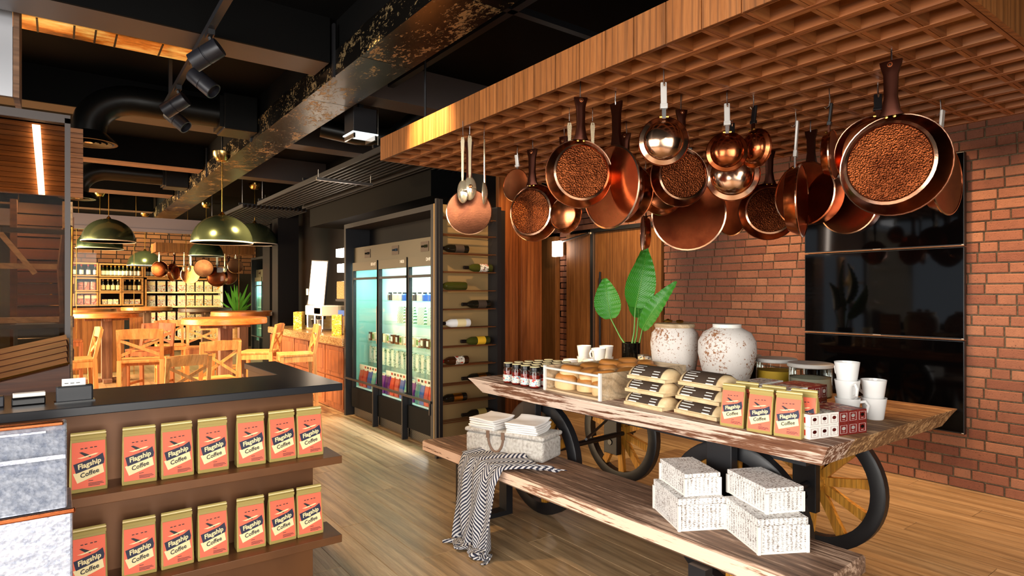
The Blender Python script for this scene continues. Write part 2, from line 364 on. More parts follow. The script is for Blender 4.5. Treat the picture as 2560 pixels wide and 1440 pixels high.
# floor: base slab and loose-laid planks
t = NT('floor_far'); v = t.coord((1, .05, 1)); n = t.noise(v, 14, 5)
sp = t.n('SeparateXYZ', Vector=t.n('TexCoord').outputs['Object'])
gap = t.math('LESS_THAN', t.math('FRACT', t.math('DIVIDE', sp.outputs[0], .197)), .02)
t.P(Base_Color=t.mix(gap, t.ramp(n, [(.3, '#8a6a48'), (.7, '#b3946c')]), '#4a3826'), Roughness=.35)
floor = struct(B(-4, 6.4, -3, 18, -.06, -.006).build('floor', 'floor_far'))
pm = {}
for i in range(-6, 28):
    x0 = i*.197+.02
    if x0 < -1.2 or x0 > 5.35: continue
    off = (i*37 % 11)/11*1.9; y = -1.0-off
    while y < 7.6:
        y0, y1 = max(y, -.2), min(y+1.9, 7.6)
        if y1-y0 > .05 and not (x0 < .3 and y1 < 2):
            L = round(y1-y0, 3)
            if L not in pm:
                w, c = .1962/2, .0018
                pm[L] = MB().loft([[(-w, 0, -.02), (w, 0, -.02), (w, L-.002, -.02), (-w, L-.002, -.02)], [(-w, 0, -c), (w, 0, -c), (w, L-.002, -c), (-w, L-.002, -c)],
                                   [(-w+c, c, 0), (w-c, c, 0), (w-c, L-.002-c, 0), (-w+c, L-.002-c, 0)]]).mesh('plank', 'floor_wood')
            put('plank', pm[L], floor, (x0+.0985, y0, 0))
        y += 1.9
# ceiling
ceiling = struct(B(-4, 6.4, -3, 18, CEIL, CEIL+.06).build('ceiling', 'ceiling_black'))
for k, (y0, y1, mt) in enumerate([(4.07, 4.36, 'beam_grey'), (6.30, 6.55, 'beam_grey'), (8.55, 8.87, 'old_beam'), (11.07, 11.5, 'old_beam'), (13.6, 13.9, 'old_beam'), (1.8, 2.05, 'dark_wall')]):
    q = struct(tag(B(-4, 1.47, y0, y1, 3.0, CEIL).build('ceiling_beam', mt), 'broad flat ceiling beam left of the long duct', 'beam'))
    B(-4, 1.47, y0-.02, y0-.001, 3.0, CEIL).build('beam_face_shade', 'ceiling_black', q)  # added black board, puts the shade on the beam's front face into colour
for k, (y0, y1) in enumerate([(4.55, 4.8), (6.5, 6.75), (8.7, 8.95)]):
    struct(tag(B(1.86, 6.4, y0, y1, 3.0, CEIL).build('ceiling_beam', 'beam_grey'), 'flat ceiling beam right of the long duct', 'beam'))
# right brick wall
wall_right = struct(B(5.385, 5.6, -3, 4.44, 0, CEIL).build('wall_right', 'mortar'))
def bricks(parent, plane, u0, u1, z0, z1, along, mat, skip, score, limit=300, rowh=.0755, proud=.012, J=.011, kk=1):
    S, Hd = .215*kk, .1025*kk; cells = []
    r = 0; z = z0
    while z < z1-.01:
        pat = [S, S, Hd]; u = u0-[0, .14, .29, .07, .22][r % 5]-.005*(r % 3); k = r % 3
        while u < u1:
            w = pat[k % 3]; a, b = max(u, u0), min(u+w, u1)
            if b-a > .02 and not skip((a+b)/2, z+rowh/2, a, b): cells.append((a, b, z))
            u += w+J; k += 1
        z += rowh; r += 1
    cells.sort(key=lambda c: score((c[0]+c[1])/2, c[2]))
    ch = .004; cache = {}; rest = MB(); rnd = random.Random(3)
    for n, (a, b, z) in enumerate(cells):
        w = round(b-a, 3); h = rowh-J; pr = proud
        def ringset(ox, oz, p):
            rings = [[(0, 0), (w, 0), (w, h), (0, h)], [(0, 0), (w, 0), (w, h), (0, h)], [(ch, ch), (w-ch, ch), (w-ch, h-ch), (ch, h-ch)]]
            ds = (0, p-ch*.7, p); out = []
            for ring, d in zip(rings, ds):
                out.append([((plane-d+.015) if along == 'y' else ox+q[0], (ox+q[0]) if along == 'y' else plane-d+.015, oz+q[1]) for q in ring])
            return out
        if n < limit:
            key = (w, n % 3)
            if key not in cache: cache[key] = MB().loft([[(p[0]-(plane if along == 'y' else 0), p[1]-(plane if along == 'x' else 0), p[2]) for p in rg] for rg in ringset(0, 0, pr+.0015*(n % 3))]).mesh('brick', mat)
            put('brick', cache[key], parent, (plane, a, z) if along == 'y' else (a, plane, z))
        else: rest.loft(ringset(a, z, pr+rnd.random()*.004))
    if rest.v:
        o = rest.build('brickwork', mat, parent); o['kind'] = 'stuff'
def skip_r(u, z, a, b): return (1.66 < a and b < 2.80 and .44 < z < 2.44) or z > 2.80
bricks(wall_right, 5.37, .4, 4.44, .006, 2.85, 'y', 'brick', skip_r, lambda u, z: (abs(u-1.9)+ (0 if z < 2.3 else 1.5)+(0 if u > 1.1 else 3)), 300)
# stacked wall screens
for k, (z0, z1, wh) in enumerate([(1.790, 2.478, 'topmost'), (1.100, 1.784, 'middle'), (.409, 1.094, 'lowest')]):
    s = thing('wall_screen', f'wide black glossy wall screen, {wh} of the three stacked on the brick wall', 'screen', (5.355, 2.225, z0), group='stacked wall screens')
    h = z1-z0
    B(-.045, 0, -.595, .595, 0, h).build('housing', 'black_plastic', s, bevel=.003)
    B(-.047, -.045, -.588, .588, .014, h-.006).build('display_panel', 'screen_black', s)
    fr = MB()
    fr.box(-.05, -.044, -.595, .595, 0, .006)
    fr.build('lower_trim', 'copper_line', s)
    B(-.0475, -.047, -.03, .03, .0075, .0115).build('logo', 'brushed_steel', s)
    B(-.0475, -.047, -.592, -.578, .008, .012).build('badge', 'white_paper', s)
# other walls
struct(B(-4.1, -4, -3, 18, 0, .45).build('wall_left', 'dark_wall'))
struct(B(-4.1, -4, -3, 18, 3.0, CEIL).build('trim_1', 'dark_wall'))
struct(B(-4, 6.4, -3.1, -3, 3.02, CEIL).build('trim_2', 'dark_wall'))
struct(B(1.4, 6.4, -3.1, -3, 0, 3.02).build('wall_front', 'dark_wall'))
struct(B(-4.08, -4.02, -2.9, 18, 2.97, 3.0).build('window_1', 'black_metal'))
# panelled entrance wall past the brick corner
wall_entry = struct(B(5.42, 5.6, 4.44, 9, 0, CEIL).build('wall_entry', 'dark_wall'))
bricks(wall_entry, 5.40, 4.44, 6.6, 2.25, 2.8, 'y', 'brick', lambda *a: False, lambda u, z: u, 60)
bricks(wall_entry, 5.40, 6.02, 6.22, .3, 2.2, 'y', 'brick', lambda *a: False, lambda u, z: z, 60)
door = struct(B(5.35, 5.40, 4.46, 5.50, .01, 2.19).build('door_1', 'panel_wood'))
for y in (4.72, 4.98, 5.24): B(5.348, 5.352, y-.002, y+.002, .01, 2.19).build('board_joint', 'soil', door)
hd = MB(); hd.tube([(5.30, 5.361, .70), (5.30, 5.361, 1.70)], .014, 10); hd.cyl((5.30, 5.361, .8), .008, .06, 8, 'x'); hd.cyl((5.30, 5.361, 1.6), .008, .06, 8, 'x')
hd.build('door_handle', 'graphite', door, smooth=True)
fr = struct(B(5.32, 5.40, 5.505, 5.555, 0, 2.24).build('trim_3', 'brushed_steel'))
B(5.32, 5.40, 4.44, 5.505, 2.195, 2.24).build('door_head', 'brushed_steel', fr)
for k, (y0, y1) in enumerate([(5.56, 6.01), (6.23, 6.55), (6.56, 6.9), (6.91, 7.3)]):
    struct(B(5.33, 5.41, y0, y1, 0, 2.2).build('trim_%d' % (4+k), 'panel_wood', bevel=.004))
# wooden pillar beside the bottle rack
pil = struct(B(3.57, 4.12, 5.09, 5.5, 0, 3.0).build('wall_pillar', 'panel_wood'))
for k, (x0, x1, d) in enumerate([(3.565, 3.730, .05), (3.738, 3.832, .02), (3.842, 4.115, .06)]):
    B(x0, x1, 5.09-d, 5.09, 0, 3.0).build('plank', 'pillar_wood', pil, bevel=.004)
wl = thing('wall_lamp', 'small bright white lamp box on a rail beside the wooden door', 'lamp', (5.25, 6.12, 2.02))
B(-.03, .03, -.10, .05, -.10, .10).build('diffuser', 'led_glow', wl, bevel=.004); B(.03, .10, -.08, .03, -.08, .08).build('back_box', 'steel', wl)
MB().tube([(.02, -.10, .09), (.06, -.56, .17)], .012, 8).build('rail', 'brushed_steel', wl)
# dark wall and column behind the service counter
struct(B(3.9, 4.05, 5.5, 12.6, 0, CEIL).build('wall_service', 'dark_wall'))
struct(B(3.2, 3.5, 12.0, 12.5, 0, CEIL).build('wall_column', 'dark_wall'))
struct(B(3.0, 3.35, 10.75, 11.1, .0, 3.0).build('wall_pier', 'dark_wall'))
# glazed partition with its grey beam
bm = struct(B(-1.5, 5.4, 12.66, 12.78, 2.53, 2.79).build('partition_beam', 'partition_grey')); tag(bm, 'long grey steel beam across the glazed partition', 'beam')
B(-1.5, 5.4, 12.64, 12.66, 2.53, 2.585).build('lower_lip', 'partition_grey', bm)
xs = [-1.4, -.55, .242, 1.074, 1.895, 2.816, 3.538, 4.373, 5.2]
for k in range(len(xs)-1):
    w = struct(B(xs[k]+.006, xs[k+1]-.006, 12.71, 12.722, 0.0, 2.53).build('window_%d' % (k+2), 'pane_glass'))
    B(xs[k+1]-.004, xs[k+1]+.004, 12.708, 12.724, 0.0, 2.53).build('joint', 'brass', w)
    B(xs[k+1]-.004+.03, xs[k+1]+.004+.03, 12.708, 12.724, 2.79, CEIL).build('joint', 'brass', w)
    B(xs[k]+.006, xs[k+1]-.006, 12.71, 12.722, 2.79, CEIL).build('upper_pane', 'pane_glass', w)
# back brick wall
wall_back = struct(B(-2, 6.4, 17.5, 17.7, 0, CEIL).build('wall_back', 'dark_mortar'))
bricks(wall_back, 17.485, -.2, 4.3, 1.95, 3.1, 'x', 'brick_back', lambda u, z, a, b: False, lambda u, z: abs(u-1.4)+abs(z-2.5)*2, 300, .105, J=.02, kk=1.35)
struct(B(4.4, 4.6, 12.8, 18, 0, CEIL).build('wall_side', 'dark_wall'))
# ================================================================= CEILING FITTINGS
# long rectangular duct
d = thing('ventilation_duct', 'long worn black rectangular duct running the length of the ceiling', 'duct', (1.49, 0, 2.9))
ys = [-.5+i*1.02 for i in range(15)]
for k in range(len(ys)-1):
    B(0, .35, ys[k]+.003, ys[k+1]-.003, 0, .17+.012*(k % 2)).build('duct_section', 'worn_duct', d)
B(.03, .32, -.5, 13.7, .02, .4).build('hanger_core', 'ceiling_black', d)
for y in (4.0, 6.2, 8.4, 10.6): B(-.015, .0, y, y+.03, -.01, .35).build('hanger_strap', 'black_metal', d)
# round duct with elbow and diffuser, one near and one beyond
def round_duct(loc, label):
    o = thing('round_duct', label, 'duct', loc)
    pts = [(1.27-.0*i, 0, .30) for i in (0,)]+[(.30, 0, .30)]
    MB().tube([(1.0, 0, .29), (.34, 0, .29)], .125, 20).build('pipe', 'duct_black', o, smooth=True)
    arc = [(.34-.34*math.sin(R(a)), 0, .29-.30+.30*math.cos(R(a))) for a in range(0, 91, 10)]
    MB().tube(arc+[(0, 0, -.06)], .125, 20).build('elbow', 'duct_black', o, smooth=True)
    MB().lathe([(.12, -.02), (.15, -.05), (.20, -.10), (.205, -.115), (.18, -.115), (.13, -.06)], 28).build('diffuser_collar', 'duct_black', o, smooth=True)
    for r in (.155, .11, .065): MB().lathe([(r, -.09), (r+.012, -.115), (r-.02, -.105)], 24, close=True).build('louvre', 'duct_black', o, smooth=True)
    MB().lathe([(0, -.10), (.03, -.112), (.03, -.09), (0, -.085)], 16).build('damper_knob', 'steel', o, smooth=True)
    B(1.0, 1.29, -.17, .17, .13, .46).build('junction_box', 'duct_black', o, bevel=.01)
    B(.97, 1.0, -.14, .14, .15, .43).build('flange', 'duct_black', o)
    return o
r1 = round_duct((.2, 6.15, 2.80), 'black round duct bending down to a louvred diffuser, nearer one')
dup(r1, 'black round duct bending down to a diffuser, farther one above the tables', (.2, 9.9, 2.80))
# pipes right of the long duct
pz = thing('vent_pipe', 'worn black pipe with a square elbow hanging above the wooden canopy', 'pipe', (2.2, 5.4, 2.85))
MB().tube([(-.25, .2, .12), (.05, .1, .07), (.33, -.1, .05)], .085, 16).build('lower_pipe', 'duct_black', pz, smooth=True)
MB().tube([(.33, -.1, .05), (.40, -.12, .12), (.62, -.55, .36)], .085, 16).build('upper_pipe', 'duct_black', pz, smooth=True)
B(.56, .74, -.68, -.5, -.1, .42).build('drop_box', 'duct_black', pz, bevel=.01)
# square surface lamp
o = thing('ceiling_downlight', 'square black ceiling lamp with a pale lit face beside the duct', 'lamp', (2.02, 4.85, 2.76))
B(-.1, .1, -.1, .1, .0, .2).build('housing', 'black_metal', o, bevel=.003); B(-.11, .11, -.11, .11, -.012, -.002).build('lit_face', 'soft_panel', o)
B(-.10, -.085, -.1, .1, -.05, .0).build('baffle', 'steel', o); B(.085, .1, -.1, .1, -.05, .0).build('baffle', 'steel', o)
B(-.02, .02, -.02, .02, .2, CEIL-2.76).build('stem', 'black_metal', o)
# slatted ceiling rafts
def raft(loc, n, L, label):
    o = thing('slatted_raft', label, 'ceiling raft', loc); me = B(0, .02, 0, L, 0, .05).mesh('slat', 'dark_frame')
    for i in range(n): put('slat', me, o, (i*.062, 0, 0))
    for y in (.15, L/2, L-.15): B(-.02, n*.062, y, y+.03, .05, .08).build('carrier', 'black_metal', o)
    for x in (.03, n*.062-.04):
        for y in (.16, L-.16): MB().tube([(x, y, .08), (x, y, CEIL-loc[2])], .004, 6).build('hanging_wire', 'brushed_steel', o)
    return o
raft((2.33, 5.1, 2.72), 9, 4.3, 'dark slatted ceiling raft nearer the long duct')
raft((2.98, 5.1, 2.72), 9, 4.3, 'dark slatted ceiling raft above the refrigerators')
raft((2.2, 9.7, 2.72), 16, 2.6, 'dark slatted ceiling raft farther back over the service counter')
o = thing('linear_lamp', 'slim grey linear lamp hung under the slatted raft', 'lamp', (2.12, 6.23, 2.6))
B(0, .61, -.012, .012, 0, .03).build('profile', 'brushed_steel', o)
for x in (.02, .59): MB().tube([(x, 0, .03), (x, 0, .11)], .003, 6).build('hanging_wire', 'brushed_steel', o)
# dark bulkheads over the refrigerators
struct(tag(B(3.1, 3.9, 5.6, 9.4, 2.45, CEIL).build('ceiling_bulkhead', 'ceiling_black'), 'dark boxed bulkhead above the refrigerators', 'bulkhead'))
struct(tag(B(3.45, 3.7, 5.1, 5.5, 2.3, CEIL).build('ceiling_post', 'dark_wall'), 'dark square post above the bottle rack', 'post'))
struct(tag(B(4.12, 5.4, 5.2, 9.0, 2.6, 2.75).build('ceiling_lowered', 'ceiling_black'), 'dark lowered ceiling over the entrance', 'ceiling'))
# thin black ceiling rails over the canopy
for k, (p0, p1) in enumerate([((2.15, 1.0), (2.15, 5.0)), ((1.95, 2.9), (4.4, 2.9)), ((3.9, 1.0), (3.9, 5.0))]):
    MB().bar((p0[0], p0[1], 3.12), (p1[0], p1[1], 3.12), .05, .04).build('trim_ceiling_%d' % (k+1), 'black_metal')['kind'] = 'structure'
# track with four spots
tr = thing('track_light', 'black track light with four adjustable cylinder spots', 'track light', (.70, 3.2, 2.95))
B(-.02, .02, 0, 2.45, 0, .035).build('track', 'dark_frame', tr)
for y in (.3, 2.2): B(-.012, .012, y, y+.03, .035, CEIL-2.95).build('mount', 'black_metal', tr)
for k, (y, tx, ty) in enumerate([(.67, -38, -62), (1.2, 42, -52), (1.84, -30, -65), (2.28, 38, -55)]):
    hd = B(-.018, .018, y-.05, y+.05, -.03, 0).build('adapter', 'black_metal', tr)
    MB().tube([(.0, y, -.03), (.02, y, -.09)], .012, 8).build('arm', 'black_metal', tr, smooth=True)
    sg = -1 if k % 2 == 0 else 1
    dv = Vector((.804*sg, -.595*sg, -.62 if k % 2 == 0 else -.85)).normalized()
    c = MB().lathe([(0, .08), (.052, .08), (.054, .075), (.054, -.01), (.051, -.013), (.051, -.017), (.054, -.02), (.054, -.10), (.046, -.10), (.044, -.07), (0, -.06)], 24)
    c.build('spot_head', 'graphite', tr, (.02+.03*sg, y, -.13), dv.to_track_quat('-Z', 'Y').to_euler(), smooth=True)
# amber clerestory strip and pale bulkhead at the upper left
cs = struct(B(-.34, .86, 5.05, 5.32, 3.24, 3.29).build('window_clerestory', 'gold_leaf'))
for x in (-.12, .08, .2, .32, .6): B(x, x+.012, 5.05, 5.32, 3.236, 3.24).build('mullion', 'black_metal', cs)
bp = thing('brushed_bulkhead', 'pale brushed metal bulkhead at the upper left corner', 'bulkhead', (-.18, 4.48, 2.56))
B(-.6, -.03, 0, .02, 0, .6).build('face_panel', 'silver_paint', bp); B(-.028, .0, 0, .3, 0, .6).build('edge_board', 'old_beam', bp)

# pendant lamps
def pendant(loc, label, dia=.74, cap=None):
    o = thing('pendant_lamp', label, 'pendant lamp', loc, group='green dome pendant lamps'); r = dia/2
    prof = [(r*math.cos(R(a)), r*.98*math.sin(R(a))) for a in range(0, 88, 8)]+[(.02, r*.985)]
    MB().lathe(prof, 40).build('shade', 'lamp_green', o, smooth=True)
    MB().lathe([(r*.985*math.cos(R(a)), r*.965*math.sin(R(a))) for a in range(0, 88, 8)]+[(.0, r*.96)], 40).build('shade_lining', 'lamp_white', o, smooth=True)
    MB().lathe([(r*1.0, -.004), (r*1.008, 0), (r*1.0, .012), (r*.985, .01), (r*.985, -.002)], 40, close=True).build('rim', 'lamp_white', o, smooth=True)
    MB().lathe([(.0, .0), (.045, .03), (.05, .07), (.03, .12), (.02, .18), (0, .2)], 16, (0, 0, .06)).build('bulb', 'lamp_glow', o, smooth=True)
    MB().lathe([(.02, r*.97), (.035, r*.99), (.02, r*1.05), (.006, r*1.1)], 16).build('ferrule', 'brass', o, smooth=True)
    top = (cap or CEIL)-loc[2]
    if cap: MB().tube([(0, 0, top-.01), (0, 0, CEIL-loc[2])], .008, 8).build('ceiling_rod', 'black_metal', o)
    MB().tube([(0, 0, r), (0, 0, top-.09)], .006, 8).build('cord', 'brass', o)
    MB().lathe([(.0, top-.11), (.06, top-.1), (.095, top-.05), (.1, top-.001), (0, top)], 24).build('ceiling_cap', 'gold_cap', o, smooth=True)
    light('pendant_bulb_light', 'POINT', (loc[0], loc[1], loc[2]+.05), None, 30, WARM, .05)
    return o
pendant((1.435, 7.25, 1.988), 'green dome pendant lamp nearest the camera', .62, 2.98)
pendant((.639, 11.594, 2.254), 'green dome pendant lamp at left over the round bar table')
pendant((2.677, 10.957, 2.265), 'green dome pendant lamp at right, next behind the nearest one')
pendant((.609, 13.482, 2.247), 'green dome pendant lamp just behind the left one, beyond the partition')
pendant((1.602, 16.4, 2.06), 'green dome pendant lamp farthest back before the bottle shelves', .72)
pendant((2.46, 13.95, 2.20), 'dark green dome pendant lamp under the nearest one, beyond the partition', .66)

# ================================================================= WOODEN CANOPY
RX0, RX1, RY0, RY1, RZ0, RZ1 = 1.866, 4.112, .725, 4.115, 2.40, 2.56
cp = thing('wooden_canopy', 'hanging wooden lattice canopy with panelled fascia over the table', 'canopy', (RX0, RY0, RZ0))
W_, L_, H_ = RX1-RX0, RY1-RY0, RZ1-RZ0
nx, ny = 14, 21; cx, cy = W_/nx, L_/ny
B(.012, .02, .0, L_, .004, H_-.004).build('fascia_core', 'soil', cp)
pl = B(0, .018, .0022, cy-.0022, 0, H_).mesh('fascia_panel', 'rack_wood'); px_ = B(.0022, cx-.0022, 0, .018, 0, H_).mesh('fascia_panel', 'rack_wood')
for j in range(ny):
    put('fascia_panel', pl, cp, (-.002, j*cy, 0)); put('fascia_panel', pl, cp, (W_-.016, j*cy, 0))
for i in range(nx): put('fascia_panel', px_, cp, (i*cx, L_-.018, 0))
B(.02, W_-.02, -.02, .0, -.0, H_+.0).build('end_board', 'rack_wood', cp)
sl = B(-.008, .008, .018, L_-.018, .0, H_-.03).mesh('lattice_slat', 'rack_slat'); sc = B(.018, W_-.018, -.008, .008, .0015, H_-.03).mesh('cross_slat', 'rack_cross')
for i in range(nx+1):
    for dx in ((-.0095, .0095) if 0 < i < nx else ((.012,) if i == 0 else (-.012,))): put('lattice_slat', sl, cp, (i*cx+dx, 0, 0))
for j in range(ny+1):
    for dy in ((-.0095, .0095) if 0 < j < ny else ((.012,) if j == 0 else (-.012,))): put('cross_slat', sc, cp, (0, j*cy+dy, 0))
B(.01, W_-.01, .01, L_-.01, H_-.03, H_-.01).build('top_board', 'case_wood', cp)  # darker wood than the slats: shade of the deep cells put into the colour
for x, y in ((.2, .3), (.2, L_-.3), (W_-.2, .3), (W_-.2, L_-.3)): MB().tube([(x, y, H_-.01), (x, y, CEIL-RZ0)], .008, 8).build('hanger_rod', 'black_metal', cp)

# ================================================================= COPPER PANS
def handle(kind, L, w, parent, z0):
    if kind == 'b':
        rings = []
        for q, ww, th in ((0, .62, .010), (.10, .45, .012), (.35, .32, .012), (.75, .36, .011), (.93, .52, .010), (1, .56, .008)):
            z = z0+L*q; a = w*ww
            rings.append([(-a, -th, z), (-a*.5, -th*1.5, z), (a*.5, -th*1.5, z), (a, -th, z), (a, th*.4, z), (-a, th*.4, z)])
        h = MB().loft(rings).build('handle', 'bronze', parent, smooth=True)
        MB().lathe([(.006, -.0002), (.010, 0), (.010, .003), (.006, .003)], 12, (0, -.017, z0+L*.92), 'y', close=True).build('hanging_eye', 'copper', h, smooth=True)
    else:
        mt = 'handle_steel' if kind == 's' else 'dark_handle'
        MB().bar((0, .0, z0+L*.26), (0, .012, z0+L), w*.52, .012, (0, 1, 0)).build('handle', mt, parent, bevel=.003)
        MB().bar((0, .0, z0-.01), (0, .0, z0+L*.28), w*.34, .008, (0, 1, 0)).build('tang', 'steel' if kind == 's' else 'bronze', parent)
        MB().bar((0, .0, z0+L*.22), (0, .003, z0+L*.36), w*.62, .018, (0, 1, 0)).build('ferrule', mt, parent, bevel=.002)
def pan(kind, hk, x, y, z, r, L, yaw, label, dark=False, top=2.40):
    o = thing('copper_pan' if kind != 'dome' else 'copper_dome_pan', label, 'pan', (x, y, z), yaw, 'copper pans hanging from the canopy')
    if kind == 'dome':
        prof = [(0, -r*.42)]+[(r*.78*math.sin(R(a)), -r*.42*math.cos(R(a))) for a in range(12, 91, 13)]+[(r*.80, .004), (r*.97, .012), (r, .018), (r*.97, .022), (r*.8, .014)]
        prof += [(r*.74*math.sin(R(a)), -r*.38*math.cos(R(a))) for a in range(84, 10, -14)]+[(0, -r*.38)]
        MB().lathe(prof, 40, axis='y').build('bowl', 'pale_copper' if not dark else 'copper', o, smooth=True)
        MB().lathe([(r*.985, .012), (r*1.01, .018), (r*.985, .024)], 40, axis='y', close=True).build('rim', 'copper', o, smooth=True)
        zz = r*.97
    else:
        dp = {'pan': .36, 'ham': .34, 'deep': .75, 'dish': .45}[kind]*r; rb = r*{'pan': .86, 'ham': .83, 'deep': .93, 'dish': .55}[kind]; h2 = dp/2
        mt = 'copper_dark' if dark else ('copper_dish' if kind == 'dish' else 'copper')
        prof = [(0, -h2), (rb*.9, -h2), (rb*.97, -h2+.004), (rb, -h2+.014), (r*.985, h2-.006), (r*1.01, h2-.002), (r*1.01, h2+.002), (r*.97, h2+.001)]
        MB().lathe(prof, 40, axis='y').build('body', mt, o, smooth=True)
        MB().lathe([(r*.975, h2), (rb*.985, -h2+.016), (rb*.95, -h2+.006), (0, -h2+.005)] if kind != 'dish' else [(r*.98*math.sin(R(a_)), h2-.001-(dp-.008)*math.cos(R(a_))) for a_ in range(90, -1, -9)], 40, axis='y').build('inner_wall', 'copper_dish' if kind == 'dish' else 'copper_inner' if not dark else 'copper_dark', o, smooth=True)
        MB().lathe([(r*.985, h2-.002), (r*1.02, h2-.004), (r*1.025, h2+.002), (r*.985, h2+.004)], 40, axis='y', close=True).build('rim', 'pale_copper', o, smooth=True)
        if kind == 'ham': MB().lathe([(rb*.92, -h2+.002), (rb*.9, -h2-.003), (0, -h2-.003)], 40, axis='y').build('hammered_base', 'copper_hammered', o, smooth=True)
        elif kind == 'pan': MB().lathe([(rb*.9, -h2+.0055), (rb*.88, -h2+.008), (0, -h2+.008)], 40, axis='y').build('hammered_floor', 'copper_gold' if label.startswith('large open') else 'copper_hammered', o, smooth=True)
        if kind == 'ham':
            MB().lathe([(rb*.99, -h2+.008), (rb*1.0, -h2+.002), (rb*.93, -h2-.001)], 40, axis='y', close=True).build('base_ring', 'pale_copper', o, smooth=True)
        zz = r*.96
    handle(hk, L, max(.05, r*.36), o, zz)
    g = z+zz+L; hk_ = MB(); zt = top+.03-z
    e = zz+L*.94
    hk_.tube([(0, -.02, e-.004), (0, -.012, e-.012), (0, 0, e-.002), (.0, .004, e+.02), (0, 0, zt)], .0035, 6).build('hook', 'steel', o, smooth=True)
    for s_ in (-1, 1): MB().lathe([(0, -.014), (.006, -.012), (.007, -.008)], 10, (s_*.014, 0, zz-.004), 'y').build('rivet', 'brass', o, smooth=True)
    return o
PANS = [
('dish','b',1.981,3.110,1.930,.134,.296,148,0,'smooth shallow copper pan glowing behind the three hanging spoons'),
('pan','s',2.433,3.226,2.154,.106,.100,103,0,'small copper pan turned half sideways behind the leftmost hammered pan'),
('ham','b',2.407,3.036,1.956,.179,.225,-68,0,'leftmost hammered copper pan with bronze handle, beside the spoons'),
('pan','b',2.364,2.686,1.904,.107,.349,-76,0,'plain copper pan half hidden behind the leftmost hammered pan'),
('ham','b',1.948,2.098,2.005,.158,.197,-29,0,'hammered copper pan hanging highest in the left group'),
('pan','b',2.128,2.046,1.946,.192,.222,86,0,'large open copper pan showing its golden hammered inside'),
('pan','b',2.60,2.42,2.014,.160,.186,-83,0,'copper pan peeking out right of the large open golden pan'),
('dome','s',2.093,1.730,2.104,.107,.149,-44,0,'polished dome pan with white handle, larger of the two'),
('ham','b',2.481,1.943,2.027,.147,.186,-30,1,'dark hammered copper pan below the larger polished dome pan'),
('pan','d',2.756,2.286,2.035,.141,.184,-25,0,'copper pan edge showing left of the dark hammered pan'),
('pan','d',3.2,2.445,1.94,.223,.206,119,1,'big dark red copper pan hanging lowest in the middle'),
('dome','s',2.569,1.743,2.125,.097,.137,-51,1,'polished dome pan with white handle, smaller of the two'),
('dome','d',2.709,1.694,2.150,.095,.115,-103,1,'small dark-handled dome pan behind the smaller white-handled one'),
('dome','d',2.98,1.99,2.10,.145,.144,-56,0,'wide copper dome pan under the smaller white-handled one'),
('pan','d',3.629,2.401,1.968,.139,.253,78,1,'small dark open copper pan right of the big dark red one'),
('ham','b',3.651,2.170,1.971,.181,.208,-49,1,'hammered copper pan in front of the brick wall, right of middle'),
('pan','s',3.126,1.711,1.931,.188,.241,-161,0,'copper pan seen edge-on with a speckled silver handle'),
('deep','b',3.372,1.756,1.994,.174,.192,86,1,'deep copper pot with dark open mouth right of the edge-on pan'),
('pan','d',2.973,1.459,2.110,.115,.135,-166,0,'small copper pan seen edge-on with a slanted black handle'),
('deep','s',3.637,1.656,1.938,.155,.267,92,0,'deep copper pot half hidden left of the largest pan'),
('ham','b',2.612,1.042,1.951,.195,.214,-84,1,'largest hammered copper pan at far right with wide bronze handle'),
('pan','d',2.991,1.248,2.088,.173,.099,-62,0,'copper pan almost hidden behind the largest hammered pan'),
('pan','s',3.520,1.182,2.004,.171,.185,177,0,'rightmost copper pan seen edge-on before the wall screens'),
('pan','d',3.454,3.020,1.883,.129,.348,49,0,'small low copper pan seen edge-on above the plant'),
]
for p in PANS: pan(*p[:8], p[9], bool(p[8]))
# hanging spoons
def spoon(loc, yaw, label, slot=False, L=.24, top=2.40, small=1.0):
    o = thing('serving_spoon', label, 'spoon', loc, yaw, 'spoons hanging from the canopy')
    rings = []
    for q, w, th in ((0, .005, .004), (.1, .007, .003), (.6, .008, .003), (.9, .012, .002), (1, .008, .002)):
        rings.append([(-w, -th, -L*(1-q)), (w, -th, -L*(1-q)), (w, th, -L*(1-q)), (-w, th, -L*(1-q))])
    MB().loft(rings).build('handle', 'spoon_metal', o, smooth=True)
    def bowl(u, v):
        a = v*2*math.pi; rr = u; return (.038*rr*math.cos(a), -.022*(1-rr*rr)+.004, -L-.060+.068*rr*math.sin(a))
    b = MB().grid(bowl, 8, 28).build('bowl', 'spoon_metal', o, smooth=True, ang=80)
    sm = b.modifiers.new('thick', 'SOLIDIFY'); sm.thickness = .002
    if slot: MB().lathe([(0, -.03), (.008, -.028), (.011, -.02), (.008, -.014)], 14, (.005, .004, -L-.05), 'y').build('brass_stud', 'copper', o, smooth=True)
    MB().tube([(0, -.004, -.012), (0, .004, .01), (0, 0, top+.03-loc[2])], .002, 6).build('hook', 'steel', o)
    return o
spoon((1.89, 2.96, 2.345), -36, 'middle serving spoon with a brass stud before the glowing pan', True)
spoon((1.858, 2.985, 2.338), -60, 'left serving spoon before the glowing pan', L=.25)
spoon((1.985, 2.95, 2.335), 40, 'right thin serving spoon turned sideways before the glowing pan', L=.25)
spoon((2.15, 2.40, 2.338), -36, 'silver spoon handle left of the highest hammered pan', L=.2)
spoon((2.24, 2.32, 2.335), -36, 'silver spoon handle right of the highest hammered pan', L=.2)
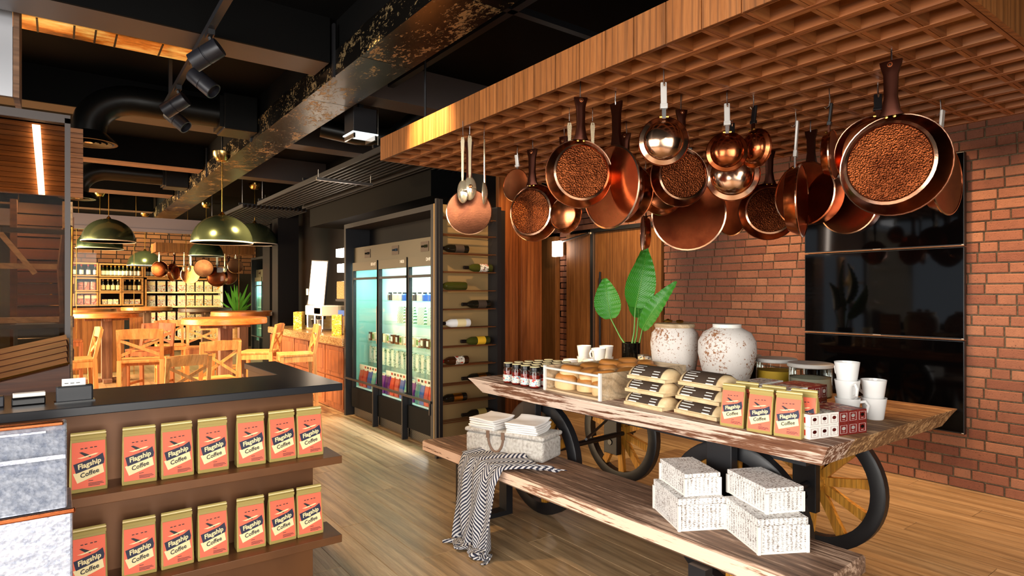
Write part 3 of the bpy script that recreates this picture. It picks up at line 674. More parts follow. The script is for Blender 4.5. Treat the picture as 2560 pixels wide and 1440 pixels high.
# ================================================================= CART TABLE
ct = thing('cart_table', 'long weathered plank table on four wooden cart wheels', 'table', (3.0, 2.37, 0))
TZ = .86
A_ = [(2.27, 3.574), (2.353, 1.160), (3.662, 1.155), (3.61, 3.574)]     # front left, front right, back right, back left
def lerp(a, b, q): return (a[0]+(b[0]-a[0])*q, a[1]+(b[1]-a[1])*q)
NP = 6
for i in range(NP):
    q0, q1 = i/NP+(.0008 if i else 0), (i+1)/NP-(.0008 if i < NP-1 else 0)
    top = [lerp(A_[0], A_[3], q0), lerp(A_[1], A_[2], q0), lerp(A_[1], A_[2], q1), lerp(A_[0], A_[3], q1)]
    bot = [list(p) for p in top]
    bot[0][1] -= .10; bot[3][1] -= .10; bot[1][1] += .05; bot[2][1] += .05
    if i == 0: bot[0][0] += .05; bot[1][0] += .05
    if i == NP-1: bot[2][0] -= .05; bot[3][0] -= .05
    mid = [((a[0]*.75+b[0]*.25), (a[1]*.75+b[1]*.25)) for a, b in zip(top, bot)]
    f = lambda pts, z: [(p[0]-3.0, p[1]-2.37, z) for p in pts]
    MB().loft([f(bot, TZ-.09), f(mid, TZ-.022), f(top, TZ-.004), f(top, TZ)]).build('plank', 'table_paint' if i == 0 else 'table_top', ct)
# framing under the top
for x in (2.62, 3.42): MB().box(x-3.0-.03, x-3.0+.03, -1.0, 1.0, .70, .77).build('rail', 'black_metal', ct)
RW = .375
def wheel(x, y, ph, face):
    hub = MB().lathe([(0, -.05), (.045, -.05), (.055, -.03), (.055, .03), (.045, .05), (0, .05)], 20, axis='x').build('wheel', 'spoke_wood', ct, (x-3.0, y-2.37, RW), smooth=True)
    MB().lathe([(RW-.075, -.028), (RW-.014, -.031), (RW, -.023), (RW, .023), (RW-.014, .031), (RW-.075, .028)], 48, axis='x', close=True).build('tyre', 'black_metal', hub, smooth=True, ang=50)
    for k in range(10):
        a = R(ph+36*k); c, s_ = math.cos(a), math.sin(a)
        rings = []
        for q, hw, ht in ((.045, .024, .018), (.2, .023, .016), (RW-.07, .027, .015)):
            cy, cz = q*c, q*s_
            rings.append([(-ht, cy-hw*s_*-1*-1, cz+hw*c*-1*-1), (ht, cy-hw*s_, cz+hw*c), (ht, cy+hw*s_, cz-hw*c), (-ht, cy+hw*s_, cz-hw*c)])
        MB().loft(rings).build('spoke', 'spoke_wood', hub)
    return hub
WY = (3.14, 3.30, 1.70, 1.78)
wheel(2.56, 3.14, 8, 0); wheel(3.48, 3.30, 14, 0); wheel(2.56, 1.70, 20, 0); wheel(3.48, 1.78, 26, 0)
for k, (x, y, z0) in enumerate([(2.485, 3.14, .30), (3.405, 3.31, .22), (2.485, 1.715, .30), (3.405, 1.80, .22)]):
    p = B(x-.025-3.0, x+.025-3.0, y-.068-2.37, y+.068-2.37, z0, .775).build('post', 'black_metal', ct, bevel=.004)
    MB().lathe([(0, -.032), (.02, -.032), (.024, -.026), (.024, 0)], 16, (x-3.0, y-2.37, z0+.09), 'x').build('bolt', 'black_gloss', p, smooth=True)
    xo = x+.15
    B(xo-.02-3.0, xo+.02-3.0, y-.06-2.37, y+.06-2.37, .30, .775).build('post', 'black_metal', ct, bevel=.004)
for y in (3.22, 1.75): MB().tube([(2.45-3.0, y-.05-2.37, RW), (3.6-3.0, y+.05-2.37, RW)], .02, 10).build('axle', 'black_metal', ct, smooth=True)
MB().tube([(2.6-3.0, 2.75-2.37, .55), (3.4-3.0, 3.3-2.37, .52)], .009, 8).build('brace_rod', 'black_metal', ct)
# ================================================================= BENCH
bn = thing('plank_bench', 'low weathered plank bench in front of the cart table', 'bench', (2.24, 2.4, 0))
b0 = [(1.985, 3.70), (2.06, 1.06), (2.47, 1.075), (2.45, 3.66)]
fz = lambda e, z: [(p[0]+sx*e-2.24, p[1]+sy*e-2.4, z) for p, (sx, sy) in zip(b0, ((1, -1), (1, 1), (-1, 1), (-1, -1)))]
MB().loft([fz(.012, .372), fz(0, .385), fz(0, .44), fz(.006, .45)]).build('seat_plank', 'bench_top', bn)
MB().loft([[(p[0]-2.24, p[1]-2.4, z) for p, z in (((1.9835, 3.70), .384), ((2.0585, 1.06), .384), ((2.0585, 1.06), .441), ((1.9835, 3.70), .441))],
           [(p[0]-2.24+.004, p[1]-2.4, z) for p, z in (((1.9835, 3.70), .384), ((2.0585, 1.06), .384), ((2.0585, 1.06), .441), ((1.9835, 3.70), .441))]]).build('painted_edge', 'bench_side', bn)
for y in (3.27, 1.5):
    lg = MB()
    B(2.03-2.24-.02, 2.03-2.24+.025, y-2.4-.04, y-2.4+.04, 0, .373).build('leg', 'black_metal', bn); B(2.37-2.24-.025, 2.37-2.24+.025, y-2.4-.04, y-2.4+.04, 0, .373).build('leg', 'black_metal', bn)
    B(2.055-2.24, 2.345-2.24, y-2.4-.04, y-2.4+.04, 0, .03).build('foot_bar', 'black_metal', bn)

# ================================================================= COFFEE BAGS
BW, BH, BD = .118, .222, .062
def bag_template(label):
    o = thing('coffee_bag', label, 'coffee bag', group='coffee bags with orange airplane labels')
    w = BW/2
    rings = [[(-w, -BD/2, 0), (w, -BD/2, 0), (w, BD/2, 0), (-w, BD/2, 0)], [(-w*1.01, -BD/2-.002, .02), (w*1.01, -BD/2-.002, .02), (w*1.01, BD/2+.002, .02), (-w*1.01, BD/2+.002, .02)],
             [(-w*.97, -.016, .155), (w*.97, -.016, .155), (w*.97, .02, .155), (-w*.97, .02, .155)],
             [(-w*.95, -.004, BH-.022), (w*.95, -.004, BH-.022), (w*.95, .005, BH-.022), (-w*.95, .005, BH-.022)], [(-w*.95, -.003, BH), (w*.95, -.003, BH), (w*.95, .003, BH), (-w*.95, .003, BH)]]
    MB().loft(rings).build('bag_body', 'kraft', o, bevel=.003); B(-w*.955, w*.955, -.0055, -.003, BH-.010, BH-.006).build('seam', 'cream', o)
    ang = math.atan2(BD/2+.002-.016, .135)
    # folded strip
    B(-w*.955, w*.955, -.010, -.003, BH-.026, BH-.014).build('fold', 'kraft', o)
    lp = B(-.049, .049, -.0012, 0, 0, .150).build('label_panel', 'label_orange', o, (0, -BD/2-.0022, .016), (-ang, 0, 0))
    lp.scale = (1.07, 1, 1.14)
    def flat(name, poly, mt, d): MB().prism(poly, -d, -.0010, 'y').build(name, mt, lp)
    flat('cream_banner', [(-.046, .050), (-.034, .018), (.045, .044), (.040, .074)], 'cream', .0016)
    flat('navy_banner', [(-.045, .080), (-.038, .050), (.044, .073), (.046, .086), (.041, .108), (.02, .096)], 'navy', .0020)
    flat('plane_wing', [(-.028, .117), (-.02, .118), (.008, .103), (.004, .098), (-.01, .102)], 'ink', .0020)
    flat('plane_body', [(-.034, .099), (-.02, .101), (.02, .110), (.029, .109), (.02, .105), (-.02, .097)], 'cream', .0022)
    for u, v in ((-.024, .127), (-.012, .1275), (.004, .1285), (.016, .129)): flat('fine_print', [(u, v), (u+.008, v), (u+.008, v+.003), (u, v+.003)], 'ink', .0015)
    for v, u0, u1 in ((.021, -.002, .012), (.013, -.002, .040), (.009, -.002, .044), (.005, -.002, .032)): flat('fine_print', [(u0, v), (u1, v), (u1, v+.0018), (u0, v+.0018)], 'ink', .0015)
    put('lettering', text_mesh('Flagship', .0225, 'cream', 'lettering', .15, .0006), lp, (.001, -.0021, .077), (R(90), R(-14), 0))
    put('lettering', text_mesh('Coffee', .021, 'ink', 'lettering', .15, .0004), lp, (.001, -.0022, .0465), (R(90), R(-14), 0))
    return o
bag0 = bag_template('')
bag_used = False
def place_bag(loc, rz, label):
    global bag_used
    if not bag_used:
        bag_used = True; bag0.location = loc; bag0.rotation_euler = (0, 0, R(rz)); bag0['label'] = label; return bag0
    return dup(bag0, label, loc, rz)
for zs, row in ((.697, 'upper'), (.333, 'lower')):
    for k, x in enumerate((.092, .258, .390, .524, .676, .808, .932)):
        place_bag((x, 2.845, zs), [1, -1, 2, 0, -2, 1, -1][k], f'kraft coffee bag with orange airplane label, {ORD[k]} from left on {row} counter shelf')
for k, (x, y, rz) in enumerate([(2.398, 1.590, -82), (2.392, 1.455, -84), (2.405, 1.340, -80)]):
    place_bag((x, y, TZ), rz, ['left', 'middle', 'right'][k]+' kraft coffee bag of the front row on the cart table').scale = (.92, .92, .84)
for k, (x, y, rz) in enumerate([(2.475, 1.575, -82), (2.47, 1.445, -84), (2.475, 1.315, -80)]):
    place_bag((x, y, TZ), rz, ['left', 'middle', 'right'][k]+' kraft coffee bag of the rear row on the cart table').scale = (.92, .92, .86)

# ================================================================= GOODS ON THE CART TABLE
def rb(w, d, h, r=.25, n=6, bulge=0):      # rounded block loft, origin at base centre
    rings = []
    for z, k in ((0, .94), (h*.12, 1), (h*.55, 1), (h*.82, .93), (h*.96, .78), (h, .6)):
        ring = []
        for a in range(0, 360, 15):
            ca, sa = math.cos(R(a)), math.sin(R(a)); e = 1-r
            ring.append((w/2*k*math.copysign(abs(ca)**e, ca), d/2*k*math.copysign(abs(sa)**e, sa), z))
        rings.append(ring)
    return MB().loft(rings)
# jam jars
JK = 1.28
def jar(loc, label):
    o = thing('jam_jar', label, 'jar', loc, group='jam jars')
    MB().lathe([(0, .0), (.030, 0), (.033, .006), (.033, .066), (.026, .078), (.026, .082)], 20).build('glass', 'jar_glass', o, smooth=True)
    MB().lathe([(0, .002), (.029, .002), (.0315, .008), (.0315, .062), (.0, .066)], 20).build('jam', 'jam_red', o, smooth=True)
    MB().lathe([(.0336, .010), (.0336, .044)], 20).build('label', 'jam_label', o, smooth=True)
    MB().lathe([(.0, .100), (.029, .100), (.0305, .097), (.0305, .082), (.028, .081), (0, .081)], 20).build('lid', 'dark_handle', o, smooth=True); MB().lathe([(.0, .104), (.028, .104), (.030, .1005), (0, .1005)], 20).build('lid_paper', 'cream', o, smooth=True)
    for c_ in o.children: c_.scale = (1.05, 1.05, JK)
    return o
jw = ['outermost', 'second', 'third', 'innermost']
j0 = None
for r_ in range(5):
    for k in range(4):
        x, y = 2.365+r_*.082, 3.235-k*.092-r_*.004
        lb = f'red jam jar, {["front", "second", "third", "fourth", "rear"][r_]} row, {jw[k]} from the table end'
        if j0 is None: j0 = jar((x, y, TZ), lb)
        else: dup(j0, lb, (x, y, TZ), random.uniform(-50, 50))
# bread crate
cr = thing('bread_crate', 'bleached wooden crate with an open slatted front, full of rolls', 'crate', (2.72, 2.62, TZ), -1)
B(-.355, .355, -.245, .245, 0, .012).build('base_board', 'bleached_wood', cr)
B(-.355, .355, -.245, -.233, .012, .148).build('side_panel', 'bleached_wood', cr); B(-.355, .355, .233, .245, .012, .148).build('side_panel', 'bleached_wood', cr)
B(.343, .355, -.233, .233, .012, .148).build('rear_panel', 'bleached_wood', cr)
for y in (-.239, .239): B(-.362, -.350, y-.009, y+.009, 0, .15).build('corner_post', 'white_paint', cr)
for z in (.135, .072): MB().tube([(-.356, -.24, z), (-.356, .24, z)], .007, 8).build('front_rod', 'white_paint', cr, smooth=True)
loaf = rb(.15, .11, .085, .12).mesh('bread_roll', 'bread_crust', True, 60)
k = 0
for lay, zz in ((0, .014), (1, .070)):
    for i in range(4):
        for j in range(3):
            if lay and (i, j) in ((3, 0),): continue
            o = put('bread_roll', loaf, None, (2.72-.255+i*.165+random.uniform(-.012, .012)+(.03 if lay else 0), 2.62-.155+j*.152+random.uniform(-.01, .01), TZ+zz), (R(random.uniform(-9, 9)), R(random.uniform(-9, 9)), R(random.uniform(0, 180))))
            o.scale = (random.uniform(.92, 1.05), random.uniform(.98, 1.12), random.uniform(.9, 1.1))
            tag(o, f'golden bread roll in the crate, {["lower", "upper"][lay]} layer, row {["one", "two", "three", "four"][i]} from front, {["right", "middle", "left"][j]}', 'bread roll', 'bread rolls in the crate')
# wrapped loaves in two stacks
def loafpack(loc, rz, label):
    o = thing('wrapped_loaf', label, 'loaf', loc, rz, 'wrapped loaves in two stacks')
    w, d, h = .27, .15, .062
    rings = []
    for q in (-1, -.94, -.8, .8, .94, 1):
        k_ = {1: .72, .94: .9, .8: 1}[abs(q)]
        rings.append([(d/2*k_*math.cos(R(a)), q*w/2, max(0, h*k_*math.sin(R(a)))) for a in range(0, 181, 15)])
    MB().loft(rings).build('loaf_body', 'bread_kraft', o, smooth=True, ang=50)
    B(-d/2-.004, d/2+.004, -w/2-.002, w/2-.01, -.004, .014).build('tray', 'bread_kraft', o, bevel=.003)
    rings = [[((d/2+.0025)*math.cos(R(a)), yy, .002+(h+.0015)*math.sin(R(a))) for a in range(20, 166, 12)] for yy in (-.104, .104)]
    mm = MB(); n = len(rings[0]); mm.add(rings[0]+rings[1], [(i, i+1, n+i+1, n+i) for i in range(n-1)])
    lb = mm.build('label', 'label_brown', o, smooth=True)
    tx = MB()
    for q in range(5):
        a = R(164-q*13); a2 = a-R(4)
        for y0, y1 in (((.094, .094-.055-.022*((q*7) % 3)/2),) + (((-.045, -.088),) if q < 3 else ())):
            tx.add([((d/2+.0032)*math.cos(b), yy, .002+(h+.0022)*math.sin(b)) for b in (a, a2) for yy in (y0, y1)], [(0, 1, 3, 2)])
    tx.build('printed_text', 'white_paper', lb)['kind'] = 'stuff'
    return o
l0 = None
for k, (x, y, n, wh) in enumerate([(2.475, 2.125, 3, 'left'), (2.50, 1.815, 3, 'right')]):
    for i in range(n):
        lb = f'wrapped brown-label loaf, {["lowest", "middle", "topmost"][i]} of the {wh} stack'
        if l0 is None: l0 = loafpack((x, y, TZ+.004), -2, lb)
        else: dup(l0, lb, (x+.012*i, y+random.uniform(-.006, .006), TZ+.004+i*.068), [-2, -5][k]+random.uniform(-1, 1))
# clay jars
def clay(loc, prof, label, nm='clay_jar'):
    o = thing(nm, label, 'jar', loc); MB().lathe(prof, 40).build('body', 'rustic_clay', o, smooth=True, ang=60); return o
v2 = clay((3.30, 2.24, TZ), [(0, 0), (.10, 0), (.115, .02), (.15, .12), (.172, .22), (.17, .29), (.14, .345), (.09, .372), (.085, .375), (.07, .36), (0, .3)], 'wide rust-speckled white clay jar with a plain white lid')
MB().lathe([(0, .372), (.084, .372), (.084, .396), (0, .398)], 32).build('lid', 'white_paint', v2, smooth=True)
v1 = clay((3.29, 2.63, TZ), [(0, 0), (.115, 0), (.125, .02), (.148, .15), (.158, .25), (.15, .32), (.125, .35), (.12, .358), (.10, .35), (0, .3)], 'taller rust-streaked white clay jar with a flat wooden lid')
MB().lathe([(0, .358), (.128, .358), (.132, .366), (.132, .378), (.125, .384), (0, .386)], 32).build('lid', 'bleached_wood', v1, smooth=True)
sp = tag(MB().lathe([(0, 0), (.02, .004), (.026, .014), (.02, .022), (0, .026)], 16).build('wooden_scoop', 'brass', None, (3.28, 2.58, TZ+.386), smooth=True), 'small honey-coloured wooden scoop lying on the flat jar lid', 'scoop')
sp2 = tag(MB().lathe([(0, 0), (.026, .006), (.03, .018), (0, .03)], 16).build('wooden_scoop', 'brass', None, (3.26, 2.66, TZ+.386), smooth=True), 'second honey-coloured scoop, left one on the flat jar lid', 'scoop')
fb = thing('display_board', 'whitewashed wooden board standing behind the taller clay jar', 'board', (3.50, 2.85, TZ), 4)
B(-.012, .012, -.10, .10, 0, .36).build('panel', 'bleached_wood', fb, bevel=.003); B(-.02, -.012, .075, .10, 0, .36).build('stile', 'white_paint', fb)
# glass canisters
for k, (x, y, fill, lb) in enumerate([(3.45, 1.80, 'mushroom', 'round glass canister of grey dried goods with pale lid'), (3.54, 2.06, 'spice_yellow', 'round glass canister of yellow spice with pale lid'), (3.56, 2.31, 'brown_glass', 'round glass canister half hidden behind the wide clay jar')]):
    o = thing('glass_canister', lb, 'canister', (x, y, TZ), group='glass canisters')
    MB().lathe([(0, 0), (.112, 0), (.115, .005), (.115, .16), (.11, .165)], 32).build('glass', 'jar_glass', o, smooth=True)
    rng = random.Random(k); f = MB()
    f.lathe([(0, .006), (.106, .006), (.108, .02), (.108, .105+.01*k), (.06, .112), (0, .114)], 28)
    f.build('contents', fill, o, smooth=True)
    MB().lathe([(0, .165), (.118, .165), (.122, .169), (.122, .184), (.118, .188), (0, .189)], 32).build('lid', 'putty', o, smooth=True)
# mugs
def mug(loc, rz, label):
    o = thing('white_mug', label, 'mug', loc, rz, 'white mugs')
    MB().lathe([(0, 0), (.038, 0), (.041, .004), (.054, .098), (.055, .1), (.052, .1), (.039, .008), (0, .006)], 28).build('cup', 'white_ceramic', o, smooth=True, ang=50)
    MB().tube([(.048, 0, .082), (.072, 0, .086), (.084, 0, .068), (.078, 0, .04), (.045, 0, .022)], .007, 8).build('handle', 'white_ceramic', o, smooth=True)
    return o
m0 = mug((2.955, 1.365, TZ), -60, 'white mug with handle to the right, bottom of the three-mug stack')
dup(m0, 'white mug with handle toward the camera, middle of the three-mug stack', (2.957, 1.367, TZ+.083), -128)
dup(m0, 'white mug on top of the three-mug stack', (2.96, 1.37, TZ+.166), 60)
dup(m0, 'white mug, lower of the two-mug stack nearest the wall screens', (3.06, 1.295, TZ), 80)
dup(m0, 'white mug, upper of the two-mug stack nearest the wall screens', (3.062, 1.297, TZ+.083), 70)
for k, (x, y, z, rz, lb) in enumerate([(3.02, 3.36, 0, 150, 'leftmost white mug behind the bread crate, standing low'), (3.12, 3.26, 0, 100, 'white mug low behind the bread crate, second from left'), (3.14, 3.13, 0, 40, 'white mug low behind the bread crate, third from left'),
        (3.24, 3.45, .083, 60, 'upper white mug at the left behind the crate'), (3.17, 3.22, .083, 178, 'upper white mug with handle to the left behind the crate'), (3.40, 3.42, .0, 50, 'white mug at the far left table corner'), (3.36, 3.33, .083, 20, 'upper white mug nearest the plant'), (3.36, 3.33, 0, 60, 'white mug under the one nearest the plant'), (3.24, 3.45, 0, 60, 'white mug under the upper left one behind the crate')]):
    dup(m0, lb, (x, y, TZ+z), rz)
# tins beside the plant
for k, (x, y) in enumerate([(3.52, 3.05), (3.50, 2.96), (3.56, 3.14)]):
    o = thing('storage_tin', ['printed storage tin left of the black vase', 'printed storage tin right before the black vase', 'printed storage tin behind the white mugs'][k], 'tin', (x, y, TZ), group='printed tins')
    MB().lathe([(0, 0), (.04, 0), (.04, .11), (0, .11)], 20).build('body', 'pack_print_b', o, smooth=True); MB().lathe([(0, .11), (.042, .11), (.042, .12), (0, .121)], 20).build('lid', 'tin_grey', o, smooth=True)
# tea cartons
def carton(loc, rz, n, mt, label):
    o = thing('tea_carton', label, 'carton', loc, rz, 'tea cartons')
    w, d, h = .055, .17, .075
    B(0, w, 0, d, 0, h).build('box', mt, o, bevel=.0015)
    ic = 'white_paper' if mt == 'maroon' else 'maroon'
    B(.002, w-.002, .002, d-.002, h, h+.0004).build('top_print', 'red_top' if mt == 'maroon' else 'pack_print', o)
    fr = MB()
    for a in (B(.008, w-.008, -.0005, 0, .012, .013), B(.008, w-.008, -.0005, 0, .062, .063), B(.008, .009, -.0005, 0, .012, .063), B(w-.009, w-.008, -.0005, 0, .012, .063)): fr.add(a.v, a.f)
    fr.build('printed_frame', ic, o)
    MB().lathe([(.009, -.0006), (.011, -.0006)], 16, (w/2, 0, .043), 'y').build('emblem', ic, o); B(w/2-.007, w/2+.007, -.0006, 0, .022, .024).build('fine_print', ic, o)
    B(-.0005, 0, .02, .06, .02, .055).build('side_emblem', 'red' if mt != 'maroon' else 'white_paper', o)
    return o
cA = carton((0, 0, 0), 0, 0, 'white_paper', ''); cB = carton((0, 0, 0), 0, 0, 'maroon', '')
usedc = {}
def place_carton(mt, loc, rz, lb, sz=.66):
    src = cA if mt == 'w' else cB
    if mt not in usedc: usedc[mt] = 1; src.location = loc; src.rotation_euler = (0, 0, R(rz)); src['label'] = lb
    else: src = dup(src, lb, loc, rz)
    src.scale = (1, 1, sz)
for lv in range(2):
    for k in range(6):
        a = R(-13); ux, uy = math.cos(a), math.sin(a)
        place_carton('w' if k < 3 else 'm', (2.415+ux*.0555*k, 1.262+uy*.0555*k, TZ+lv*.0502), -13, f'{"white" if k < 3 else "maroon"} tea carton, {ORD[k]} from left, {["lower", "upper"][lv]} row of front pile')
for lv in range(2):
    for k in range(6):
        a = R(-3); ux, uy = math.cos(a), math.sin(a)
        place_carton('w' if k < 3 else 'm', (2.70+ux*.0555*k, 1.515+uy*.0555*k, TZ+lv*.0692), -3, f'{"white" if k < 3 else "maroon"} tea carton, {ORD[k]} from left, {["lower", "upper"][lv]} row of rear pile', .915)
lb_ = thing('long_carton', 'long white carton with a red round emblem behind the coffee bags', 'carton', (2.69, 1.70, TZ+.08), 0)
B(0, .3, 0, .13, -.08, .058).build('box', 'white_paper', lb_, bevel=.002); B(.01, .29, .01, .12, .058, .0585).build('top_print', 'pack_print', lb_)
MB().lathe([(0, -.0006), (.022, -.0006)], 20, (0, .095, .02), 'x').build('emblem', 'red', lb_)
for k in range(4): B(-.0006, 0, .02+k*.012, .028+k*.012, .025, .03).build('fine_print', 'ink', lb_)
# vase and plant
vs = thing('black_vase', 'tall glossy black square-shouldered vase holding banana leaves', 'vase', (3.58, 3.28, TZ), 20)
MB().lathe([(0, 0), (.068, 0), (.072, .01), (.072, .20), (.066, .20), (.064, .02), (0, .02)], 28).build('body', 'vase_black', vs, smooth=True); MB().lathe([(0, .17), (.065, .172)], 20).build('soil', 'soil', vs)
pt = thing('leafy_plant', 'broad-leaved green plant standing in the black vase', 'plant', (3.58, 3.28, TZ+.172))
def leaf(base, tip, bend, width, face, stem):
    # blade from stem end to tip along a bent spine; face = direction of the blade normal
    b, t_ = Vector(base), Vector(tip); up = (t_-b); n = Vector(face).normalized(); side = up.cross(n).normalized(); n = side.cross(up).normalized()
    def fn(u, v):
        p = b+up*v+n*(bend*math.sin(math.pi*v)); wv = width*(math.sin(math.pi*min(1, v*.94+.03)**.75))**.7*(1-.25*v)
        s_ = (u*2-1); return p+side*(s_*wv)+n*(.35*wv*(abs(s_))**1.4+.006*math.sin(v*60)*abs(s_))
    m = MB().grid(fn, 14, 36); m.uv = {k: (abs(a*2-1), c) for k, (a, c) in m.uv.items()}
    lf = m.build('leaf', 'leaf_green', pt, smooth=True, ang=80)
    MB().tube([b+up*(v/10)+n*(bend*math.sin(math.pi*v/10)+.001) for v in range(0, 11)], .004, 6, rad=[.004-.0003*i for i in range(11)]).build('midrib', 'stem_green', lf, smooth=True)
    MB().tube([stem, (stem[0]*.5+base[0]*.5+.01, stem[1]*.5+base[1]*.5, stem[2]*.5+base[2]*.5-.03), base], .006, 8, rad=[.008, .006, .005]).build('stem', 'stem_green', pt, smooth=True)
vc = (-.75, -.66, .1)
leaf((-.075, .145, .21), (-.075, .21, .53), .03, .115, (-.8, -.6, -.1), (-.01, .02, -.02))
leaf((.025, -.02, .30), (.10, -.07, .74), .05, .125, (-.7, -.7, -.15), (0, 0, -.02))
leaf((.06, -.02, .22), (.12, -.04, .78), -.05, .12, (-.5, -.8, .1), (.01, -.01, -.02))
leaf((.06, -.06, .13), (.17, -.30, .50), .05, .075, (-.75, -.5, .4), (.02, -.02, -.02))

# ================================================================= THINGS ON THE BENCH
bk = thing('picnic_basket', 'white woven picnic basket with a leather handle on the bench', 'basket', (2.275, 3.065, .45), 21)
B(-.115, .115, -.28, .28, 0, .125).build('body', 'woven_cloth', bk, bevel=.015); B(-.122, .122, -.287, .287, .128, .155).build('lid', 'woven_cloth', bk, bevel=.012)
MB().tube([(-.118, .05+.055*math.cos(R(a)) , .125-.10*math.sin(R(a))) for a in range(0, 181, 15)], .008, 8).build('leather_handle', 'leather', bk, smooth=True)
for y in (-.005, .105): B(-.126, -.117, y-.012, y+.012, .105, .15).build('handle_loop', 'leather', bk, bevel=.002)
def napkin(seed):
    rng = random.Random(seed)
    def fn(u, v):
        x, y = (u-.5)*.2, (v-.5)*.21; c = .022*max(0, (u-.55)/.45)**2*(1 if seed % 2 else .5)
        return (x, y, c+.002*math.sin(u*9+seed)*math.sin(v*7))
    m = MB(); m.grid(fn, 10, 10); me = m.mesh('napkin', 'linen', True, 80); return me
for s_, (x, y, rz) in enumerate([(2.205, 3.20, 14), (2.30, 2.945, 24)]):
    for k in range(5):
        o = put('napkin', napkin(s_*5+k), None, (x+random.uniform(-.006, .006), y+random.uniform(-.006, .006), .612+k*.013), (0, 0, R(rz+random.uniform(-3, 3))))
        md = o.modifiers.new('thick', 'SOLIDIFY'); md.thickness = .011; md.offset = 1
        b = o.modifiers.new('soft', 'BEVEL'); b.width = .004; b.segments = 2; b.limit_method = 'ANGLE'
        tag(o, f'folded white napkin, {["lowest", "second", "third", "fourth", "topmost"][k]} in the {["left", "right"][s_]} pile on the basket', 'napkin', 'folded napkins on the basket')
# throw blanket draped over the bench front
def blanket(u, v):
    # v runs from bench top (0) over the edge down to the floor (1); u across the width
    L0, L1, L2 = .22, .44, .16; tot = L0+L1+L2; s_ = v*tot
    fold = .018*math.sin(u*17+1.2*math.sin(v*5))+.010*math.sin(u*31+v*6)
    yy = 3.20-.43*u
    spread = 1-.25*min(1, max(0, (s_-L0)/L1))+.12*max(0, (s_-L0-L1)/L2)
    yc = 2.985-.10*max(0, s_-L0)/.6; yy = yc+(yy-2.985)*spread
    if s_ < L0:
        q = s_/L0; x = 2.205-(2.205-1.985)*q+.03*(1-q)*math.sin(u*6); yy -= .30*(1-q)**1.5*u; z = .462+.012*(1-q)+abs(fold)*.9*(1-q*.4)
    elif s_ < L0+L1:
        q = (s_-L0)/L1; e = min(1, q*6); x = 1.985-.045*e-.07*q+fold*(.4+q); z = .462*(1-e*.02)-L1*q*.98
        z += abs(fold)*.6*(1-q)
    else:
        q = (s_-L0-L1)/L2; x = 1.87-.05*q+fold*1.2+.035*math.sin(q*7+u*3); z = .462-L1+.0-.02*q+.018*math.sin(q*8+u*9)**2
    return (x, yy, max(.006, z))
bl = MB().grid(blanket, 60, 90).build('throw_blanket', 'herringbone', None, smooth=True, ang=85)
sd = bl.modifiers.new('thick', 'SOLIDIFY'); sd.thickness = .006
tag(bl, 'navy and white herringbone throw draped over the bench to the floor', 'blanket')
# whitewashed wicker boxes
def wicker_box(loc, w, d, h, rz, label):
    o = thing('wicker_box', label, 'box', loc, rz, 'whitewashed wicker boxes')
    B(-w/2, w/2, -d/2, d/2, 0, h*.80).build('body', 'wicker', o, bevel=.003); B(-w/2-.003, w/2+.003, -d/2-.003, d/2+.003, h*.81, h).build('lid', 'wicker', o, bevel=.003)
    for sx in (-1, 1):
        for sy in (-1, 1): B(sx*w/2-.006, sx*w/2+.006, sy*d/2-.006, sy*d/2+.006, 0, h*.79).build('corner_post', 'white_paint', o)
    B(-w/2-.002, w/2+.002, -d/2-.002, d/2+.002, 0, .008).build('bottom_band', 'white_paint', o)
    return o
def cen(n, r_, l): return ((r_[0]+l[0])/2, (r_[1]+l[1])/2)
c1 = cen(None, (2.263, 1.55), (2.223, 1.891)); c2 = cen(None, (2.318, 1.221), (2.275, 1.553))
wicker_box((c1[0], c1[1], .45), .203, .283, .135, -28.5, 'larger whitewashed wicker box under the left box stack'); wicker_box((c2[0], c2[1], .45), .200, .27, .135, -29, 'larger whitewashed wicker box under the right box stack')
wicker_box((2.261, 1.728, .585), .157, .25, .095, -26, 'smaller whitewashed wicker box on top of the left stack'); wicker_box((2.349, 1.421, .585), .161, .27, .10, -24, 'smaller whitewashed wicker box on top of the right stack')
# ================================================================= COFFEE COUNTER
cc = thing('coffee_counter', 'brown display counter with two shelves and a black L-shaped top', 'counter', (.4, 2.9, 0))
def rel(o, x0, x1, y0, y1, z0, z1): l = o.location; return B(x0-l.x, x1-l.x, y0-l.y, y1-l.y, z0-l.z, z1-l.z)
rel(cc, -1.6, .985, 2.945, 3.17, 0, .995).build('body', 'counter_brown', cc)
rel(cc, .90, .985, 3.17, 3.84, 0, .995).build('return_panel', 'counter_black', cc)
MB().prism([(-2.0, -.16), (.655, -.16), (.665, .967), (.485, .967), (.497, .32), (-2.0, .32)], .998, 1.031, 'z').build('worktop', 'counter_black', cc, bevel=.003)
for z in (.662, .298): rel(cc, -1.6, 1.052, 2.74, 2.944, z, z+.035).build('shelf', 'counter_brown', cc, bevel=.002)
rel(cc, -1.6, .98, 2.94, 2.944, .0, .05).build('plinth', 'black_metal', cc)
